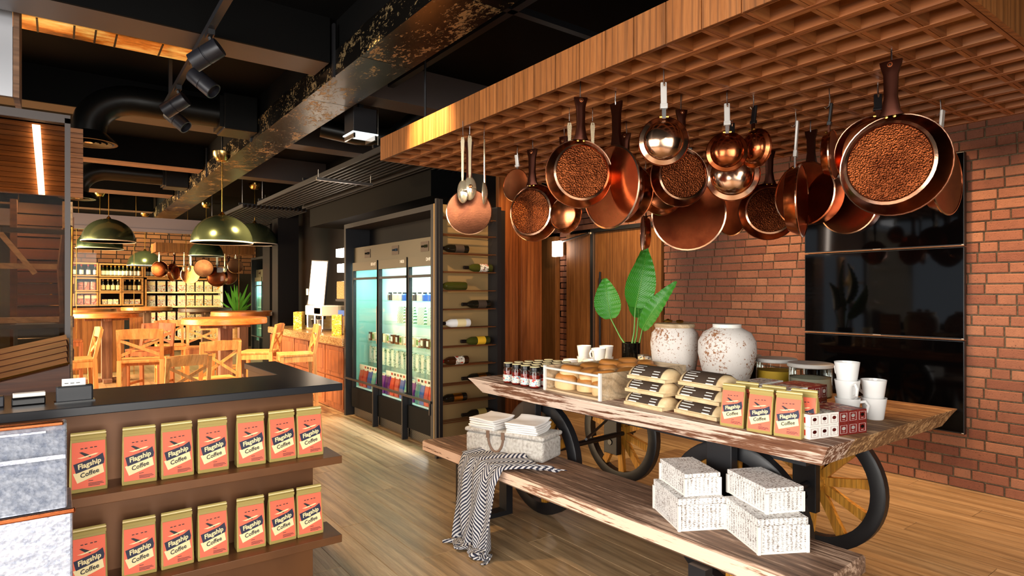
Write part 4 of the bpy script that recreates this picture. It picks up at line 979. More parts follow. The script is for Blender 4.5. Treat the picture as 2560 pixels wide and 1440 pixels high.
# things on the counter top
ch = thing('card_holder', 'black leaflet holder with white cards on the coffee counter', 'holder', (.05, 2.90, 1.031), 3)
B(-.058, .058, -.02, .02, 0, .062).build('case', 'black_plastic', ch, bevel=.006); B(-.064, .064, -.024, .024, 0, .004).build('foot', 'black_gloss', ch)
for k in range(2): B(-.04, .034, -.006+k*.006, -.004+k*.006, .03, .088-.006*(1-k)).build('card', 'white_paper', ch)
for k in range(3): B(-.032+k*.018, -.02+k*.018, -.0072, -.006, .070, .0725).build('fine_print', 'ink', ch)
sc_ = thing('card_reader', 'low black card reader with a white top strip on the counter', 'card reader', (-.09, 2.92, 1.031), 3)
B(-.05, .05, -.02, .02, 0, .030).build('base', 'black_gloss', sc_, bevel=.004); B(-.046, .05, -.016, .02, .030, .044).build('white_strip', 'white_paint', sc_, bevel=.002)
sc2 = thing('small_scanner', 'dark scanner at the left end of the counter top', 'scanner', (-.21, 2.92, 1.031), 3)
B(-.05, .05, -.02, .02, 0, .04).build('base', 'graphite', sc2, bevel=.004); B(-.03, .03, -.021, -.02, .012, .03).build('window', 'steel', sc2)
# silver display bins in the foreground
sb = thing('silver_bin', 'embossed silver bin, lower of the two at the left edge', 'bin', (-.28, 2.1, 0))
MB().prism([(-.0, .0), (.28, .0), (.28, .838), (.0, .838)], -.3, .312, 'x').build('body', 'galvanised', sb, bevel=.006); B(-.31, .318, -.012, .0, .838, .852).build('rolled_edge', 'copper', sb, bevel=.004)
su = thing('silver_bin', 'embossed silver bin with sloping front, upper of the two at the left edge', 'bin', (-.28, 2.1, .853))
MB().prism([(.0, .0), (.28, .0), (.28, .20), (.19, .205)], -.3, .300, 'x').build('body', 'galvanised', su, bevel=.005); B(-.3, .292, .17, .21, .200, .212).build('rolled_edge', 'copper', su, bevel=.003)
MB().bar((-.3, .09, .125), (.296, .09, .125), .006, .012).build('ridge', 'galvanised', su)
MB().bar((-.3, .165, .187), (.25, .165, .187), .004, .006).build('handle_bar', 'galvanised', su)
# ================================================================= GLASS SHOWCASE AT LEFT
gs = thing('glass_showcase', 'tall dark-framed glass showcase at the left edge', 'showcase', (-.3, 4.6, 0))
B(.330, .358, -.03, .03, 0, 2.5).build('post', 'beam_grey', gs); B(-1.5, .358, -.03, .03, 2.47, 2.52).build('head_rail', 'beam_grey', gs)
B(-1.5, .330, -.004, .004, 0.0, 2.47).build('pane', 'smoked_glass', gs)
B(-1.5, .33, .010, .03, 1.80, 1.83).build('rail', 'graphite', gs); B(-1.5, .33, .010, .03, 1.235, 1.26).build('rail', 'graphite', gs)
MB().tube([(.02, -.006, 1.05), (.02, -.006, 2.2)], .0015, 6).build('cable', 'steel', gs)
for z in (1.30, 1.62, 1.87): MB().lathe([(0, -.012), (.008, -.008), (.008, .008), (0, .012)], 10, (.02, -.006, z)).build('cable_clip', 'steel', gs, smooth=True)
ws = thing('timber_soffit', 'ribbed timber panel with a bright strip light behind the showcase glass', 'panel', (-.3, 5.3, 2.1))
for k in range(14): B(-1.5, .44, 0, .04+.012*(k % 2), .035*k+.02, .035*k+.052).build('batten', 'soffit_wood', ws)
MB().prism([(.155, .49), (.20, .49), (.225, .02), (.19, .02)], -.03, .0, 'y').build('strip_light', 'led_glow', ws)
fr = thing('braced_trellis', 'pale timber frame with a diagonal brace inside the showcase', 'frame', (-.3, 5.0, 0))
B(.32, .375, 0, .05, 0, 2.05).build('upright', 'bleached_wood', fr); B(-1.4, .32, 0, .05, 1.60, 1.635).build('cross_rail', 'bleached_wood', fr); B(-1.4, .32, 0, .05, 1.255, 1.29).build('cross_rail', 'bleached_wood', fr)
MB().bar((-.02, -.02, 1.86), (.18, -.02, 1.57), .03, .04, (0, 1, 0)).build('diagonal_brace', 'bleached_wood', fr); B(.05, .085, .06, .11, 0, 2.05).build('upright', 'old_beam', fr)
pr = thing('brick_pillar', 'dark rough brick pillar behind the showcase frame', 'pillar', (-.08, 5.45, 0))
for k in range(26): B(-.17+.008*(k % 2), .17-.006*(k % 3), -.02-.01*(k % 2), .2, .08*k, .08*k+.072).build('brick', 'case_wood', pr)
dw = thing('driftwood_pole', 'tall rough driftwood pole standing in the showcase', 'pole', (.02, 4.85, 0))
MB().tube([(0, 0, 0), (.0, 0, 1.0), (.012, 0, 1.3), (.0, .0, 1.6), (.02, 0, 1.86)], .03, 10, rad=[.034, .032, .028, .03, .024]).build('trunk', 'old_beam', dw, smooth=True)
MB().tube([(.005, 0, 1.82), (.02, 0, 1.90), (.05, 0, 1.87), (.045, 0, 1.3)], .008, 8).build('loop', 'brass', dw, smooth=True)
tb = thing('cloth_tote', 'blue-grey cloth box standing in the showcase', 'box', (-.12, 4.78, 1.09), 3)
B(-.10, .12, -.06, .06, 0, .17).build('body', 'tote_blue', tb, bevel=.02); B(-.08, .08, -.062, -.06, .08, .084).build('seam', 'steel', tb)
cs_ = thing('timber_case', 'sloping polished timber case on the floor of the showcase', 'case', (-.1, 4.24, .72), 0)
for k in range(5): MB().bar((-.9, .02+k*.05, .10+k*.03), (.14, .02+k*.05, .34+k*.03), .055, .02, (0, -.5, 1)).build('board', 'case_wood', cs_)
MB().loft([[(-.9, .0, -.7), (.16, .0, -.7), (.16, .3, -.7), (-.9, .3, -.7)], [(-.9, .0, .09), (.15, .0, .33), (.15, .26, .46), (-.9, .26, .22)]]).build('case_body', 'case_wood', cs_)
MB().tube([(-.9, -.012, .095), (.15, -.012, .335)], .006, 6).build('edge_bead', 'brass', cs_); B(-.6, .1, .02, .28, .30, .33).build('folded_cloth', 'brass', cs_) if False else None
# ================================================================= REFRIGERATORS
def fridge_unit(loc, label, W, D, doors, detail=True):
    # local: front plane x=0 facing -x, runs along +y from 0 to W, depth D
    o = thing('glass_refrigerator', label, 'refrigerator', loc)
    B(0, D, -.05, 0, 0, 2.25).build('side_panel', 'dark_frame', o); B(0, D, W, W+.05, 0, 2.25).build('side_panel', 'dark_frame', o)
    B(0, D, 0, W, 2.20, 2.25).build('top_panel', 'dark_frame', o); B(D-.03, D, 0, W, 0, 2.2).build('back_panel', 'black_metal', o)
    B(.10, .13, 0, W, 1.80, 1.975).build('control_panel', 'olive_panel', o)
    B(.30, .33, 0, W, 1.975, 2.2).build('upper_recess', 'dark_wall', o)
    n = len(doors)-1
    B(.46, .47, 0, W, .34, 1.78).build('liner', 'fridge_white', o); B(.10, .46, 0, W, .32, .34).build('liner_floor', 'fridge_white', o); B(.10, .46, 0, W, 1.76, 1.78).build('liner_top', 'cool_led', o); B(.10, D-.03, 0, W, 1.782, 1.79).build('liner_light_stop', 'dark_wall', o)  # opaque plate over the lit top, added to stop light leaking into the recess
    for y in (0.0, W-.01): B(.10, .46, y, y+.01, .34, 1.76).build('liner_side', 'fridge_teal', o)
    for k in range(n):
        y0, y1 = doors[k], doors[k+1]; yc = (y0+y1)/2
        dr = B(.06, .10, y0+.012, y1-.012, 1.70, 1.795).build('door', 'olive_panel', o)
        for ya, yb in ((y0+.008, y0+.026), (y1-.026, y1-.008)): B(.06, .10, ya, yb, .34, 1.70).build('stile', 'dark_frame', dr)
        B(.06, .10, y0+.037, y1-.037, 1.595, 1.62).build('cross_bar', 'dark_frame', dr); B(.078, .084, y0+.037, y1-.037, .34, 1.70).build('door_glass', 'pane_glass', dr)
        B(.05, .06, y0+.010, y0+.020, .9, 1.3).build('pull_bar', 'brushed_steel', dr)
        if detail: put('lettering', text_mesh(['DHF Ele', 'NKB', 'BENJIT'][k % 3], .045, 'white_paper'), dr, (.0595, y0+.12, 1.76), (R(90), 0, R(-90)))
        B(.05, .09, y0+.01, y1-.01, .115, .34).build('kick_panel', 'matte_black', o); B(.08, .09, y0+.02, y1-.02, .012, .112).build('grille', 'mesh_grille', o)
        pnl = B(.096, .1, yc-.075, yc+.075, 1.845, 1.935).build('control_plate', 'olive_panel', o)
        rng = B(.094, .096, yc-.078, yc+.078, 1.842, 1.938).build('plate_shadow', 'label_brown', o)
        B(.088, .094, yc-.06, yc+.0, 1.878, 1.905).build('readout', 'black_gloss', pnl)
        for q in (.022, .047): MB().cyl((.086, yc+q, 1.892), .010, .008, 12, 'x').build('dial', 'black_gloss', pnl)
        if 0 < k: B(.0, .06, y0-.012, y0+.012, 0, .46).build('mullion', 'dark_frame', o); B(.05, .06, y0-.006, y0+.006, .46, 1.80).build('door_gap', 'matte_black', o)
        for z in (.62, .88, 1.11, 1.36): B(.13, .46, y0+.02, y1-.02, z-.008, z).build('shelf', 'pane_glass' if detail else 'fridge_white', o)
        light('refrigerator_strip_light', 'AREA', (loc[0]+.2, loc[1]+yc, 1.75), (loc[0]+.24, loc[1]+yc, 0), 4.5 if detail else 5, (.86, 1, .98), y1-y0-.1, .1)
    MB().bar((-.005, -.02, .45), (-.005, W+.0, .45), .02, .022).build('guard_rail', 'black_metal', o)
    for y in (0.01, W-.01): B(-.01, .005, y-.01, y+.01, .33, .46).build('rail_bracket', 'black_metal', o)
    return o
FX, FY = 2.72, 4.92
fridge_unit((FX, FY, 0), 'three-door glass refrigerator full of drinks and greens, nearer one', 2.05, .80, [.0, .58, 1.28, 2.0])
light('refrigerator_base_light', 'AREA', (FX-.02, FY+1.0, .10), (FX-.9, FY+1.0, 0), 5, (1, .96, .88), 2.0, .05)
# goods inside
def goods(nm, cat, mt, w, d, h, y, z, x, label, capmt=None, shape='box', rz=0):
    o = thing(nm, label, cat, (x, y, z), rz, 'goods in the refrigerator')
    if shape == 'box': B(-d/2, d/2, -w/2, w/2, 0, h).build('body', mt, o, bevel=.004)
    elif shape == 'pouch':
        MB().loft([[(-d/2, -w/2, 0), (d/2, -w/2, 0), (d/2, w/2, 0), (-d/2, w/2, 0)], [(-d/2*1.1, -w/2, h*.4), (d/2*1.1, -w/2, h*.4), (d/2*1.1, w/2, h*.4), (-d/2*1.1, w/2, h*.4)], [(-.006, -w/2*.9, h*.9), (.006, -w/2*.9, h*.9), (.006, w/2*.9, h*.9), (-.006, w/2*.9, h*.9)]]).build('body', mt, o, smooth=True)
    else: MB().lathe([(0, 0), (w/2, 0), (w/2, h*.7), (w/3, h*.82), (w/3, h*.88), (0, h*.88)], 14).build('body', mt, o, smooth=True)
    if capmt:
        if shape == 'pouch': B(-.008, .008, -w/2*.9, w/2*.9, h*.86, h).build('header', capmt, o)
        elif shape == 'box': B(-d/2-.001, -d/2, -w/2*.7, w/2*.7, h*.25, h*.8).build('label', capmt, o)
        else: MB().lathe([(0, h*.86), (w/2.8, h*.86), (w/2.8, h), (0, h)], 14).build('cap', capmt, o, smooth=True)
    return o
DN = ['right', 'middle', 'left']
for k, (y0, y1) in enumerate(((.0, .58), (.58, 1.28), (1.28, 2.0))):
    w = y1-y0-.12
    for i in range(6):
        y = FY+y0+.08+w*i/5
        goods('drink_pouch', 'pouch', ['purple', 'purple', 'coral', 'red', 'blue', 'teal'][(5-i+k) % 6 if k else i % 6] if True else '', .085, .05, .22, y, .345, FX+.17, f'{ORD[i]} coloured pouch from the right on the bottom shelf, {DN[k]} refrigerator door', 'white_paper', 'pouch')
        goods('drink_bottle', 'bottle', ['brown_glass', 'yellow', 'jam_red'][i % 3], .05, .05, .16, y+.02, .345, FX+.27, f'{ORD[i]} small bottle from the right behind the pouches, {DN[k]} refrigerator door', 'white_paper', 'bot')
        goods('juice_carton', 'carton', 'carton_print', .07, .06, .19, y, .62, FX+.30, f'{ORD[i]} pale juice carton from the right on the second shelf, {DN[k]} refrigerator door', 'white_paper')
    for i in range(7):
        y = FY+y0+.07+w*i/6
        goods('tube_pack', 'pack', ['brown_glass', 'pack_print', 'beige'][i % 3], .06, .05, .10, y, .88, FX+.28, f'{ORD[i]} slim pack from the right on the third shelf, {DN[k]} refrigerator door', 'green_leafy' if i % 2 else 'white_paper')
    if k < 2:
        for i in range(3):
            y = FY+y0+.14+w*i/2*.8
            goods('asparagus_pack', 'pack', 'asparagus', .15, .04, .20, y, 1.115, FX+.30, f'{ORD[i]} pack of green asparagus from the right, {DN[k]} refrigerator door', None, 'pouch')
    for i in range(6):
        y = FY+y0+.08+w*i/5
        if k == 2 and i > 1: continue
        goods('small_pot', 'pot', ['pack_print', 'blue', 'beige', 'brown_glass'][(i+k) % 4], .06, .06, .09, y, 1.36, FX+.30, f'{ORD[i]} small pot from the right on the top shelf, {DN[k]} refrigerator door', 'dark_handle', 'bot')
B_ = thing('price_sign_strip', 'white price strip with red printed letters along the refrigerator shelf', 'sign', (FX+.128, FY, .56))
for k, (y0, y1) in enumerate(((.06, .52), (.66, 1.22), (1.36, 1.94))):
    c = B(0, .004, y0, y1, 0, .05).build('strip', 'white_paper', B_)
    for q in range(6): B(-.001, 0, y0+.04+q*.07, y0+.08+q*.07, .012, .036).build('printed_letter', 'red' if q % 2 else 'ink', c)
# ================================================================= BOTTLE RACK
wr = thing('bottle_rack', 'tall black steel bottle rack with thin rod shelves', 'rack', (2.715, 4.72, 0))
SH = [1.45+(z-1.45)*.944 for z in (.22, .398, .572, .752, .931, 1.11, 1.288, 1.465, 1.644, 1.821, 1.998, 2.16)]
B(-.03, .0, -.03, .02, 0, 2.27).build('post', 'dark_frame', wr); B(-.07, -.045, -.04, -.01, 0, 2.27).build('post', 'dark_frame', wr); B(.585, .63, -.03, .13, 0, 2.25).build('post', 'black_metal', wr)
B(0, .585, .125, .14, 0, 2.25).build('back_panel', 'rack_tan', wr)
for z in SH:
    for y in (-.005, .055, .11): MB().tube([(0, y, z), (.585, y, z)], .005, 6).build('rod', 'copper_line', wr)
def wine(loc, flip, mt, label_mt, label):
    o = thing('wine_bottle', label, 'bottle', loc, 0 if not flip else 180, 'bottles lying on the rack'); r = .038
    MB().lathe([(0, .02), (.02, .004), (r*.95, 0), (r, .008), (r, .19), (r*.8, .215), (.016, .245), (.0145, .30), (0, .30)], 20, axis='x').build('glass', mt, o, smooth=True)
    MB().lathe([(r+.0006, .05), (r+.0006, .14)], 20, axis='x').build('label', label_mt, o, smooth=True); MB().lathe([(.0155, .25), (.0165, .252), (.0165, .30), (0, .3015)], 14, axis='x').build('capsule', 'jam_red' if mt == 'brown_glass' else 'dark_handle', o, smooth=True)
    return o
WN = [(11, 1, .52, 'bottle_dark', 'pack_print_b'), (9, 0, .12, 'bottle_dark', 'label_brown'), (8, 1, .57, 'bottle_green', 'pack_print'), (7, 0, .10, 'bottle_green', 'bottle_green'), (6, 1, .55, 'bottle_dark', 'label_brown'), (5, 0, .14, 'white_ceramic', 'cream'), (4, 1, .54, 'bottle_green', 'yellow'), (3, 0, .12, 'brown_glass', 'pack_print'), (2, 1, .55, 'bottle_dark', 'brass'), (1, 0, .10, 'bottle_dark', 'brass'), (0, 1, .55, 'bottle_dark', 'kraft')]
for k, (s_, right, x, mt, lm) in enumerate(WN):
    # neck points left for every bottle; alternate ends of the shelf
    o = wine((2.715+x*.94+(.02 if right else .18), 4.755, SH[s_]+.044), True, mt, lm, f'wine bottle lying at the {"right" if right else "left"} on rack shelf {ORD[k]} from top')

light('showcase_fill_light', 'AREA', (-.35, 5.12, 2.12), (-.35, 5.1, 0), 14, WARM, .5, .1, spread=170)  # this and the next are warm fills added to brighten the showcase inside
light('showcase_fill_light', 'AREA', (-.3, 4.7, 2.4), (-.3, 4.75, 0), 3, WARM, .5, .06, spread=170)
# ================================================================= SERVICE COUNTER
sv = thing('service_counter', 'panelled wooden service counter with a speckled stone top', 'counter', (2.74, 7.1, 0))
B(.03, .75, 0, 3.2, 0, .80).build('carcass', 'service_wood', sv); B(-.02, .78, -.02, 3.22, .80, .90).build('stone_top', 'granite', sv, bevel=.01)
for k in range(5):
    y = .02+k*.64
    d1 = B(.005, .03, y, y+.60, .42, .78).build('door', 'service_wood', sv, bevel=.003); d2 = B(.005, .03, y, y+.60, .04, .40).build('door', 'service_wood', sv, bevel=.003)
    for dd, z0, z1 in ((d1, .42, .78), (d2, .04, .40)): B(-.002, .006, y+.05, y+.55, z0+.05, z1-.05).build('raised_panel', 'service_wood', dd, bevel=.004)
mb = thing('menu_board', 'tall white lit menu board leaning on the service counter', 'sign', (3.08, 9.08, 1.25), 0, rot=(R(3), R(4), R(25)))
B(-.0, .03, -.17, .17, 0, .68).build('frame', 'dark_frame', mb); B(-.004, 0, -.155, .155, .015, .665).build('lit_face', 'sign_glow', mb)
for k in range(4): B(-.006, -.004, -.07+k*.03, -.05+k*.03, .25, .36-.02*k).build('printed_mark', 'tin_grey', mb)
cm = thing('coffee_machine', 'coffee machine with pale top and chrome legs on the service counter', 'coffee machine', (3.05, 8.75, .90))
B(-.12, .25, -.35, .35, .0, .04).build('drip_tray', 'steel', cm, bevel=.004); B(-.12, .25, -.35, .35, .22, .36).build('top_housing', 'white_paint', cm, bevel=.01); B(.1, .25, -.33, .33, .04, .22).build('rear_body', 'steel', cm)
for y in (-.32, .0, .32): MB().tube([(-.09, y, .04), (-.09, y, .22)], .015, 8).build('leg', 'steel', cm)
for y in (-.17, .17): MB().lathe([(.025, .17), (.03, .22)], 12, (-.02, y, 0)).build('group_head', 'black_gloss', cm, smooth=True); B(-.14, -.125, -.30, -.1, .25, .33).build('badge_plate', 'cream', cm)
for k, (x, y) in enumerate([(3.0, 8.62), (3.0, 8.86)]): 
    o = thing('paper_cup', ['grey cup under the coffee machine, nearer one', 'dark jug under the coffee machine, farther one'][k], 'cup', (x-.02, y, .94)); MB().lathe([(0, 0), (.032, 0), (.042, .12), (.04, .12), (.03, .005), (0, .005)], 16).build('cup', ['tin_grey', 'black_gloss'][k], o, smooth=True); MB().lathe([(.041, .118), (.044, .12), (.041, .124)], 16, close=True).build('rim', 'white_paint', o, smooth=True)
for k, (x, y, rz) in enumerate([(2.90, 9.28, -28), (2.90, 7.72, -24), (2.98, 7.48, -30)]):
    o = thing('yellow_carton', ['yellow striped carton left of the coffee machine', 'yellow patterned carton right of the coffee machine', 'yellow patterned carton nearest the refrigerator'][k], 'carton', (x, y, .90), rz)
    B(-.06, .06, -.13, .13, 0, .26).build('box', 'yellow_print', o, bevel=.003)
    for q in (-.045, .045): B(-.062, -.06, q-.004, q+.004, 0, .26).build('stripe', 'cream', o)
o = thing('bean_hopper', 'coffee bean hopper with a blue band on the service counter', 'hopper', (3.15, 7.95, .90)); B(-.1, .12, -.14, .14, .0, .24).build('grinder_body', 'steel', o, bevel=.006); B(-.1, .12, -.14, .14, .24, .31).build('blue_band', 'blue', o); B(-.1, .12, -.14, .14, .31, .42).build('hopper_glass', 'jar_glass', o)
o = thing('bean_crate', 'speckled crate of coffee beans on the shelf above the hopper', 'crate', (3.2, 7.85, 1.36)); B(-.15, .15, -.3, .3, 0, .24).build('box', 'granite', o, bevel=.01); B(-.16, .16, -.31, .31, -.03, 0).build('shelf', 'black_metal', o); B(.1, .13, -.28, -.25, -.46, -.03).build('bracket', 'black_metal', o); B(.1, .13, .25, .28, -.46, -.03).build('bracket', 'black_metal', o)
o = thing('service_apron', 'grey apron hanging on the dark wall by the counter', 'apron', (3.86, 11.6, 1.1)); MB().loft([[(0, -.1, .3), (.03, -.1, .3), (.03, .12, .34), (0, .12, .34)], [(-.05, -.2, .1), (.03, -.2, .1), (.03, .16, .1), (-.05, .16, .1)], [(-.02, -.15, -.3), (.02, -.15, -.3), (.02, .1, -.3), (-.02, .1, -.3)]]).build('cloth', 'tin_grey', o, smooth=True); B(-.06, -.02, .02, .14, .30, .42).build('pocket', 'white_paper', o)
for k, (y, z) in enumerate([(8.55, 2.02), (8.5, 1.80)]):
    o = thing('block_lamp', ['upper glowing white block lamp left of the refrigerators', 'lower glowing white block lamp left of the refrigerators'][k], 'lamp', (3.3, y, z)); B(-.05, .05, -.16, .16, -.06, .06).build('diffuser', 'led_glow', o, bevel=.005); B(.05, .62, -.02, .02, -.01, .01).build('bracket', 'black_metal', o)
# ================================================================= BAR TABLES AND CHAIRS
def bar_table(loc, label, top='cafe_top', dia=1.02):
    o = thing('bar_table', label, 'table', loc, group='round bar tables'); r = dia/2
    MB().lathe([(0, 1.04), (r-.01, 1.04), (r, 1.05), (r, 1.11), (r-.012, 1.12), (0, 1.12)], 48).build('table_top', top, o, smooth=True)
    B(-.075, .075, -.075, .075, .03, 1.04).build('column', 'post_wood', o, bevel=.006); B(-.3, .3, -.05, .05, .99, 1.04).build('bearer', 'post_wood', o); B(-.05, .05, -.3, .3, .99, 1.04).build('bearer', 'post_wood', o)
    B(-.3, .3, -.06, .06, 0, .05).build('foot', 'post_wood', o); B(-.06, .06, -.3, .3, 0, .05).build('foot', 'post_wood', o); return o
bar_table((1.749, 8.658, 0), 'round wooden bar table nearest the camera')
bar_table((.634, 12.0, 0), 'round wooden bar table at left under the left pendant'); bar_table((2.60, 11.45, 0), 'round wooden bar table at right before the service counter')
bar_table((1.625, 16.2, 0), 'round wooden bar table farthest back before the shelves'); bar_table((2.5, 14.3, 0), 'dark round bar table beyond the partition at right', 'case_wood'); bar_table((.45, 14.9, 0), 'round bar table beyond the partition at far left')
def chair(loc, rz, label, sh=.75, bh=1.08, mt='cafe_wood'):
    # faces +y locally; backrest at -y
    o = thing('crossback_chair', label, 'chair', loc, rz, 'cross-back wooden chairs'); w = .19
    MB().loft([[(-w-.01, -.18, sh-.03), (w+.01, -.18, sh-.03), (w+.02, .2, sh-.03), (-w-.02, .2, sh-.03)], [(-w-.012, -.182, sh), (w+.012, -.182, sh), (w+.022, .202, sh), (-w-.022, .202, sh)]]).build('seat', mt, o, bevel=.006)
    for s_ in (-1, 1):
        MB().bar((s_*w, .18, 0), (s_*w, .18, sh-.03), .04, .04).build('leg', mt, o); MB().bar((s_*w, -.20, 0), (s_*w, -.17, sh), .04, .04).build('leg', mt, o)
        MB().bar((s_*w, -.17, sh), (s_*w, -.235, bh-.02), .036, .03, (0, 1, 0)).build('back_post', mt, o)
        B(s_*w-.012, s_*w+.012, -.18, .17, sh-.09, sh-.03).build('apron', mt, o); B(s_*w-.01, s_*w+.01, -.18, .17, sh*.38, sh*.38+.03).build('stretcher', mt, o)
    MB().loft([[(-w-.02, -.22-.008, bh-.11), (0, -.242, bh-.11), (w+.02, -.228, bh-.11), (w+.02, -.206, bh-.11), (0, -.22, bh-.11), (-w-.02, -.206, bh-.11)], [(-w-.02, -.24, bh-.01), (0, -.26, bh), (w+.02, -.24, bh-.01), (w+.02, -.22, bh-.01), (0, -.238, bh), (-w-.02, -.22, bh-.01)]]).build('top_rail', mt, o)
    MB().bar((-w+.01, -.18, sh+.05), (w-.01, -.215, bh-.12), .03, .014, (0, 1, 0)).build('cross_slat', mt, o); MB().bar((w-.01, -.186, sh+.05), (-w+.01, -.22, bh-.12), .03, .014, (0, 1, 0)).build('cross_slat', mt, o)
    B(-w, w, .165, .19, sh-.09, sh-.03).build('apron', mt, o); B(-w, w, .17, .19, sh*.3, sh*.3+.03).build('footrest', mt, o); return o
chair((.72, 7.55, 0), -12, 'cross-back bar chair with full back visible, left of the nearest table'); chair((1.0, 6.95, 0), 8, 'low cross-back chair directly behind the coffee counter', .46, .84)
chair((1.40, 7.45, 0), 4, 'cross-back chair half hidden by the nearest table post', .50, .93); chair((1.62, 9.45, 0), 170, 'cross-back bar chair on the far side of the nearest table', .70, 1.02)
chair((1.95, 7.75, 0), 62, 'bar chair seen from the side, right of the nearest table post'); chair((.12, 8.0, 0), 95, 'bar chair at the far left beside the showcase post')
chair((2.22, 7.2, 0), 80, 'bar chair before the service counter'); chair((1.45, 11.2, 0), 178, 'brightly lit cross-back chair farther back in the middle', .62, 1.0)
chair((.95, 9.1, 0), 150, 'darker bar chair behind the one with full back', .74, 1.05, 'service_wood'); chair((2.1, 10.3, 0), -100, 'bar chair beside the right bar table', .72, 1.05); chair((.1, 11.6, 0), -90, 'bar chair at the left bar table', .72, 1.05, 'service_wood')
o = thing('timber_screen', 'plain timber screen panel behind the left bar table', 'panel', (.72, 13.3, 0)); B(-.55, .25, 0, .05, 0, 1.05).build('panel', 'service_wood', o); B(.25, .33, -.02, .07, 0, 1.1).build('edge_post', 'dark_frame', o); B(-.55, .25, -.01, .0, .98, 1.05).build('cap_rail', 'cafe_wood', o)
# ================================================================= BACK SHELVES
SHY = 17.0
def cubby(x0, x1, z0, z1, label):
    o = thing('wooden_cubby', label, 'shelf', (x0, SHY, z0), group='wooden cubbies on the back wall'); w, h, t_ = x1-x0, z1-z0, .03
    B(0, w, 0, .4, 0, t_).build('floor_board', 'cubby_wood', o); B(0, w, 0, .4, h-t_, h).build('top_board', 'cubby_wood', o); B(0, t_, 0, .4, t_, h-t_).build('side_board', 'cubby_wood', o); B(w-t_, w, 0, .4, t_, h-t_).build('side_board', 'cubby_wood', o); B(t_, w-t_, .38, .4, t_, h-t_).build('back_board', 'soil', o); return o
CB = {'top left': (.10, .735, 1.82, 2.13), 'top middle': (.75, 1.63, 1.81, 2.12), 'top right': (1.645, 2.53, 1.81, 2.12), 'middle left': (.30, .735, 1.475, 1.79), 'middle centre': (.75, 1.19, 1.465, 1.79), 'middle right': (1.20, 1.63, 1.465, 1.79), 'low left': (.30, .735, 1.14, 1.455), 'low centre': (.75, 1.19, 1.14, 1.455), 'low right': (1.20, 1.63, 1.14, 1.455), 'outer middle': (-.15, .285, 1.475, 1.79), 'outer low': (-.15, .285, 1.14, 1.455)}
for k, v in CB.items(): cubby(*v, f'wooden cubby in the {k} place of the back wall shelves')
def bottle_t(mt, lm, cap, h, r, nm='shelf_bottle'):
    o = thing(nm, '', 'bottle'); MB().lathe([(0, 0), (r, 0), (r, h*.55), (r*.4, h*.68), (r*.36, h*.97), (0, h)], 14).build('glass', mt, o, smooth=True); MB().lathe([(r*1.02, h*.08), (r*1.02, h*.48)], 14).build('label', lm, o, smooth=True); MB().lathe([(r*.42, h*.84), (r*.42, h*1.0), (0, h*1.005)], 12).build('cap', cap, o, smooth=True); return o
def row(tmpl, n, x0, x1, y, z, where, noun, grp, first=[0]):
    for i in range(n):
        x = x0+(x1-x0)*(i/(n-1) if n > 1 else .5); lb = f'{noun}, {ORD[i]} from left {where}'
        if not tmpl.get('used'): tmpl['used'] = 1; o = tmpl; o.location = (x, y, z); o['label'] = lb
        else: o = dup(tmpl, lb, (x, y, z))
        o['group'] = grp
bt = [bottle_t('bottle_dark', 'white_paper', 'red', .24, .04), bottle_t('bottle_green', 'white_paper', 'yellow', .24, .04), bottle_t('bottle_dark', 'cream', 'cream', .26, .04), bottle_t('brown_glass', 'white_paper', 'yellow', .22, .045)]
G = 'bottles on the back shelves'
row(bt[0], 5, .16, .68, SHY+.12, 1.85, 'in the top left cubby', 'dark white-label bottle', G); row(bt[1], 10, .83, 1.55, SHY+.12, 1.84, 'in the top middle cubby', 'green white-label bottle', G)
row(bt[2], 4, .83, 1.12, SHY+.12, 1.495, 'in the middle centre cubby', 'slim cream-capped bottle', G); row(bt[2], 4, 1.26, 1.56, SHY+.12, 1.495, 'in the middle right cubby', 'slim cream-capped bottle', G); row(bt[3], 5, 1.72, 2.1, SHY+.12, 1.84, 'in the top right cubby', 'amber bottle', G)
def can_t(mt, w, h, nm='shelf_tin', cat='tin', sq=False):
    o = thing(nm, '', cat)
    if sq: B(-w/2, w/2, -w/2.4, w/2.4, 0, h).build('body', mt, o, bevel=.006); B(-w/2*.9, w/2*.9, -w/2.4-.001, -w/2.4, h*.62, h*.9).build('label', 'cream', o)
    else: MB().lathe([(0, 0), (w/2, 0), (w/2, h), (0, h)], 16).build('body', mt, o, smooth=True); MB().lathe([(w/2+.002, h*.93), (w/2+.002, h), (0, h+.004)], 16).build('lid', 'tin_grey', o, smooth=True)
    return o
ca, cb, cc_, cd = can_t('pack_print_c', .11, .19), can_t('pack_print_c', .11, .23, 'red_carton', 'carton', True), can_t('pack_print', .17, .26, 'printed_bag', 'bag', True), can_t('pack_print_b', .17, .27, 'printed_bag', 'bag', True)
row(ca, 3, .40, .64, SHY+.12, 1.505, 'in the middle left cubby', 'red printed tin', 'tins on the back shelves'); row(cb, 3, .40, .66, SHY+.12, 1.17, 'in the low left cubby', 'red printed carton', 'tins on the back shelves')
bxs = can_t('pack_print', .10, .12, 'small_box', 'box', True); row(bxs, 3, .86, 1.08, SHY+.12, 1.17, 'in the low centre cubby', 'small printed box', 'tins on the back shelves'); row(bxs, 3, 1.3, 1.52, SHY+.12, 1.17, 'in the low right cubby', 'small printed box', 'tins on the back shelves')
ss = thing('open_shelving', 'pale open shelving of printed bags right of the cubbies', 'shelving', (1.66, SHY, 0))
B(0, .04, 0, .4, 0, 1.8).build('upright', 'cubby_wood', ss); B(1.68, 1.72, 0, .4, 0, 1.8).build('upright', 'white_paint', ss); B(.04, 1.68, .38, .4, 0, 1.8).build('back_board', 'soil', ss)
for z in (.28, .68, 1.08, 1.43): B(.04, 1.68, -.02, .38, z, z+.035).build('shelf_board', 'cream', ss)
